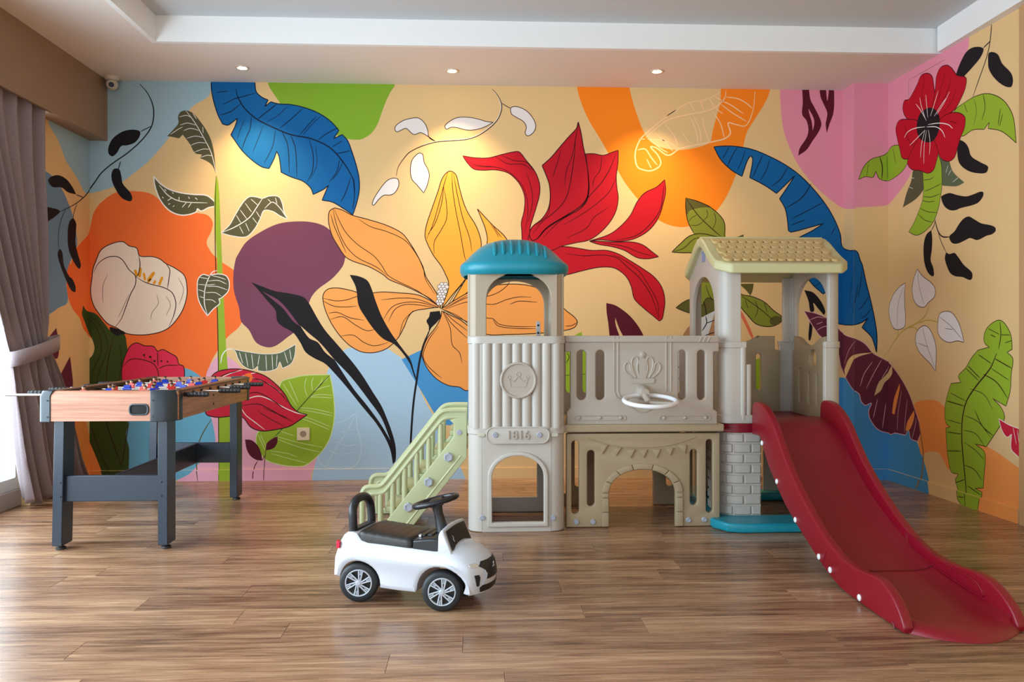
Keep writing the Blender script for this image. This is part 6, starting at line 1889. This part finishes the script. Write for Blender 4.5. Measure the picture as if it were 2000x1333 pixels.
b.rings(rows, cap=False, closed=False)
cl = b.build('drape', M_cur, curt, angle=80)
sd_ = cl.modifiers.new('thickness', 'SOLIDIFY'); sd_.thickness = 0.003
# hem band and tie
b = MB(); cy, ay, ax_ = (4.42 + 4.85)/2 + 0.01, 0.225, 0.062; rr = []
for i in range(40):
    a = 2*PI*i/40; yy = cy + ay*math.cos(a); xx = XCU + 0.035 + ax_*1.15*math.sin(a)
    zc = 0.905 + 0.045*math.cos(a) + 0.012*math.sin(a); h = 0.042
    rr.append([(xx + 2.55 + (0.004*math.sin(a)), yy - 4.7, zc - h), (xx + 2.55 + 0.006*math.sin(a), yy - 4.7, zc), (xx + 2.55 + 0.004*math.sin(a), yy - 4.7, zc + h)])
rr.append(rr[0]); b.rings(rr, cap=False, closed=False)
tb = b.build('tieback', M_cur, curt, angle=80, label='fabric tieback band')
sd_ = tb.modifiers.new('thickness', 'SOLIDIFY'); sd_.thickness = 0.005
# curtain track
b = MB(); b.box(-0.04, 0.0, -3.2, 0.05, 2.435, 2.45); b.build('track', M_frame, curt)

# =================================================================== SECURITY CAMERA
cx, cz = at(219, 163, 5.40)
cctv = thing('security_camera', 'small white dome security camera in the ceiling corner', 'security camera', (cx, 5.40, ZC))
M_cctv = mat('camera housing', (206, 194, 178), 0.4)
b = MB(); b.lathe([(0.046, 0), (0.046, -0.012), (0.040, -0.022), (0.026, -0.026)], n=28); b.build('mount', M_cctv, cctv)
b = MB(); b.lathe([(0.0005, -0.085), (0.018, -0.082), (0.032, -0.070), (0.038, -0.052), (0.036, -0.034), (0.026, -0.022)], n=28); b.build('housing', M_cctv, cctv)
d = Vector((0.28, -0.93, -0.22)).normalized(); c0 = Vector((0, 0, -0.052))
b = MB(); b.cyl(tuple(c0 + d*0.028), tuple(c0 + d*0.040), 0.024, 0.022, 24); b.build('bezel', M_cctv, cctv)
b = MB(); b.cyl(tuple(c0 + d*0.036), tuple(c0 + d*0.0415), 0.018, 0.017, 24); b.build('lens', mat('lens glass', (14, 15, 18), 0.3, spec=0.2), cctv)

# =================================================================== WALL SOCKET
sx, sz = at(593, 848, YB)
sock = thing('wall_socket', 'cream wall socket on the lime painted leaf', 'socket', (sx, YB - 0.008, sz))
M_sock = mat('socket plastic', (222, 202, 168), 0.4)
me = sheet([rrect(-0.043, 0.043, -0.043, 0.043, 0.006), circle2(0, 0, 0.021, 28)], 0.012, 0.002); me.transform(M_XZ(0.0)); link('cover_plate', smooth(me), M_sock, sock)
b = MB(); b.lathe([(0.021, -0.006), (0.021, 0.004), (0.0005, 0.004)], (0, 0, 0), 'Y', 28); 
b = MB(); b.lathe([(0.0225, 0.005), (0.0205, 0.005), (0.020, -0.003), (0.0005, -0.003)], (0, 0, 0), 'Y', 28); b.build('well', mat('socket recess shade', (150, 128, 100), 0.5), sock)  # shade inside the well is put into its darker plastic colour
for s in (-1, 1):
    b = MB(); b.cyl((s*0.0095, 0.002, 0), (s*0.0095, -0.001, 0), 0.0035, n=10); b.build('pin_hole', M_dark, sock)

# =================================================================== DOWNLIGHTS
M_bulb = bpy.data.materials.new('lit lamp glass'); M_bulb.use_nodes = True
bb = M_bulb.node_tree.nodes['Principled BSDF']; bb.inputs['Emission Color'].default_value = (1.0, 0.78, 0.5, 1); bb.inputs['Emission Strength'].default_value = 30.0
M_ring = mat('downlight ring', (214, 196, 176), 0.4)
for (lx, ly), lab in (((-1.509, 5.168), 'lit ceiling downlight above the dark blue leaf, leftmost of three'), ((-0.164, 5.169), 'lit ceiling downlight above the orange lily, middle of three'), ((1.168, 5.121), 'lit ceiling downlight above the orange arch, rightmost of three')):
    dl = thing('downlight', lab, 'ceiling light', (lx, ly, ZC), 0, 'downlights in the soffit')
    b = MB(); b.lathe([(0.030, -0.001), (0.032, -0.005), (0.044, -0.004), (0.046, 0.0), (0.030, 0.0)], n=32); b.build('trim_ring', M_ring, dl)
    b = MB(); b.lathe([(0.0005, -0.006), (0.016, -0.005), (0.024, -0.002), (0.026, 0.0)], n=24); b.build('lamp', M_bulb, dl)
    ld = bpy.data.lights.new('downlight_beam', 'SPOT'); ld.energy = 62; ld.color = (1.0, 0.72, 0.38); ld.spot_size = math.radians(96); ld.spot_blend = 1.0; ld.shadow_soft_size = 0.02
    lo = bpy.data.objects.new('downlight_beam', ld); COL.objects.link(lo); lo.parent = dl; lo.location = (0, 0, -0.012)
    lo.rotation_euler = Vector((0.03, 0.10, -1)).to_track_quat('-Z', 'Y').to_euler()

# put each thing's origin at its own base
def rebase(root, loc):
    root.location = loc
    for ch in root.children: ch.location = ch.location - Vector(loc)
rebase(castle, (0.9, 4.2, 0.0)); rebase(table, (-1.685, 4.31, 0.0))
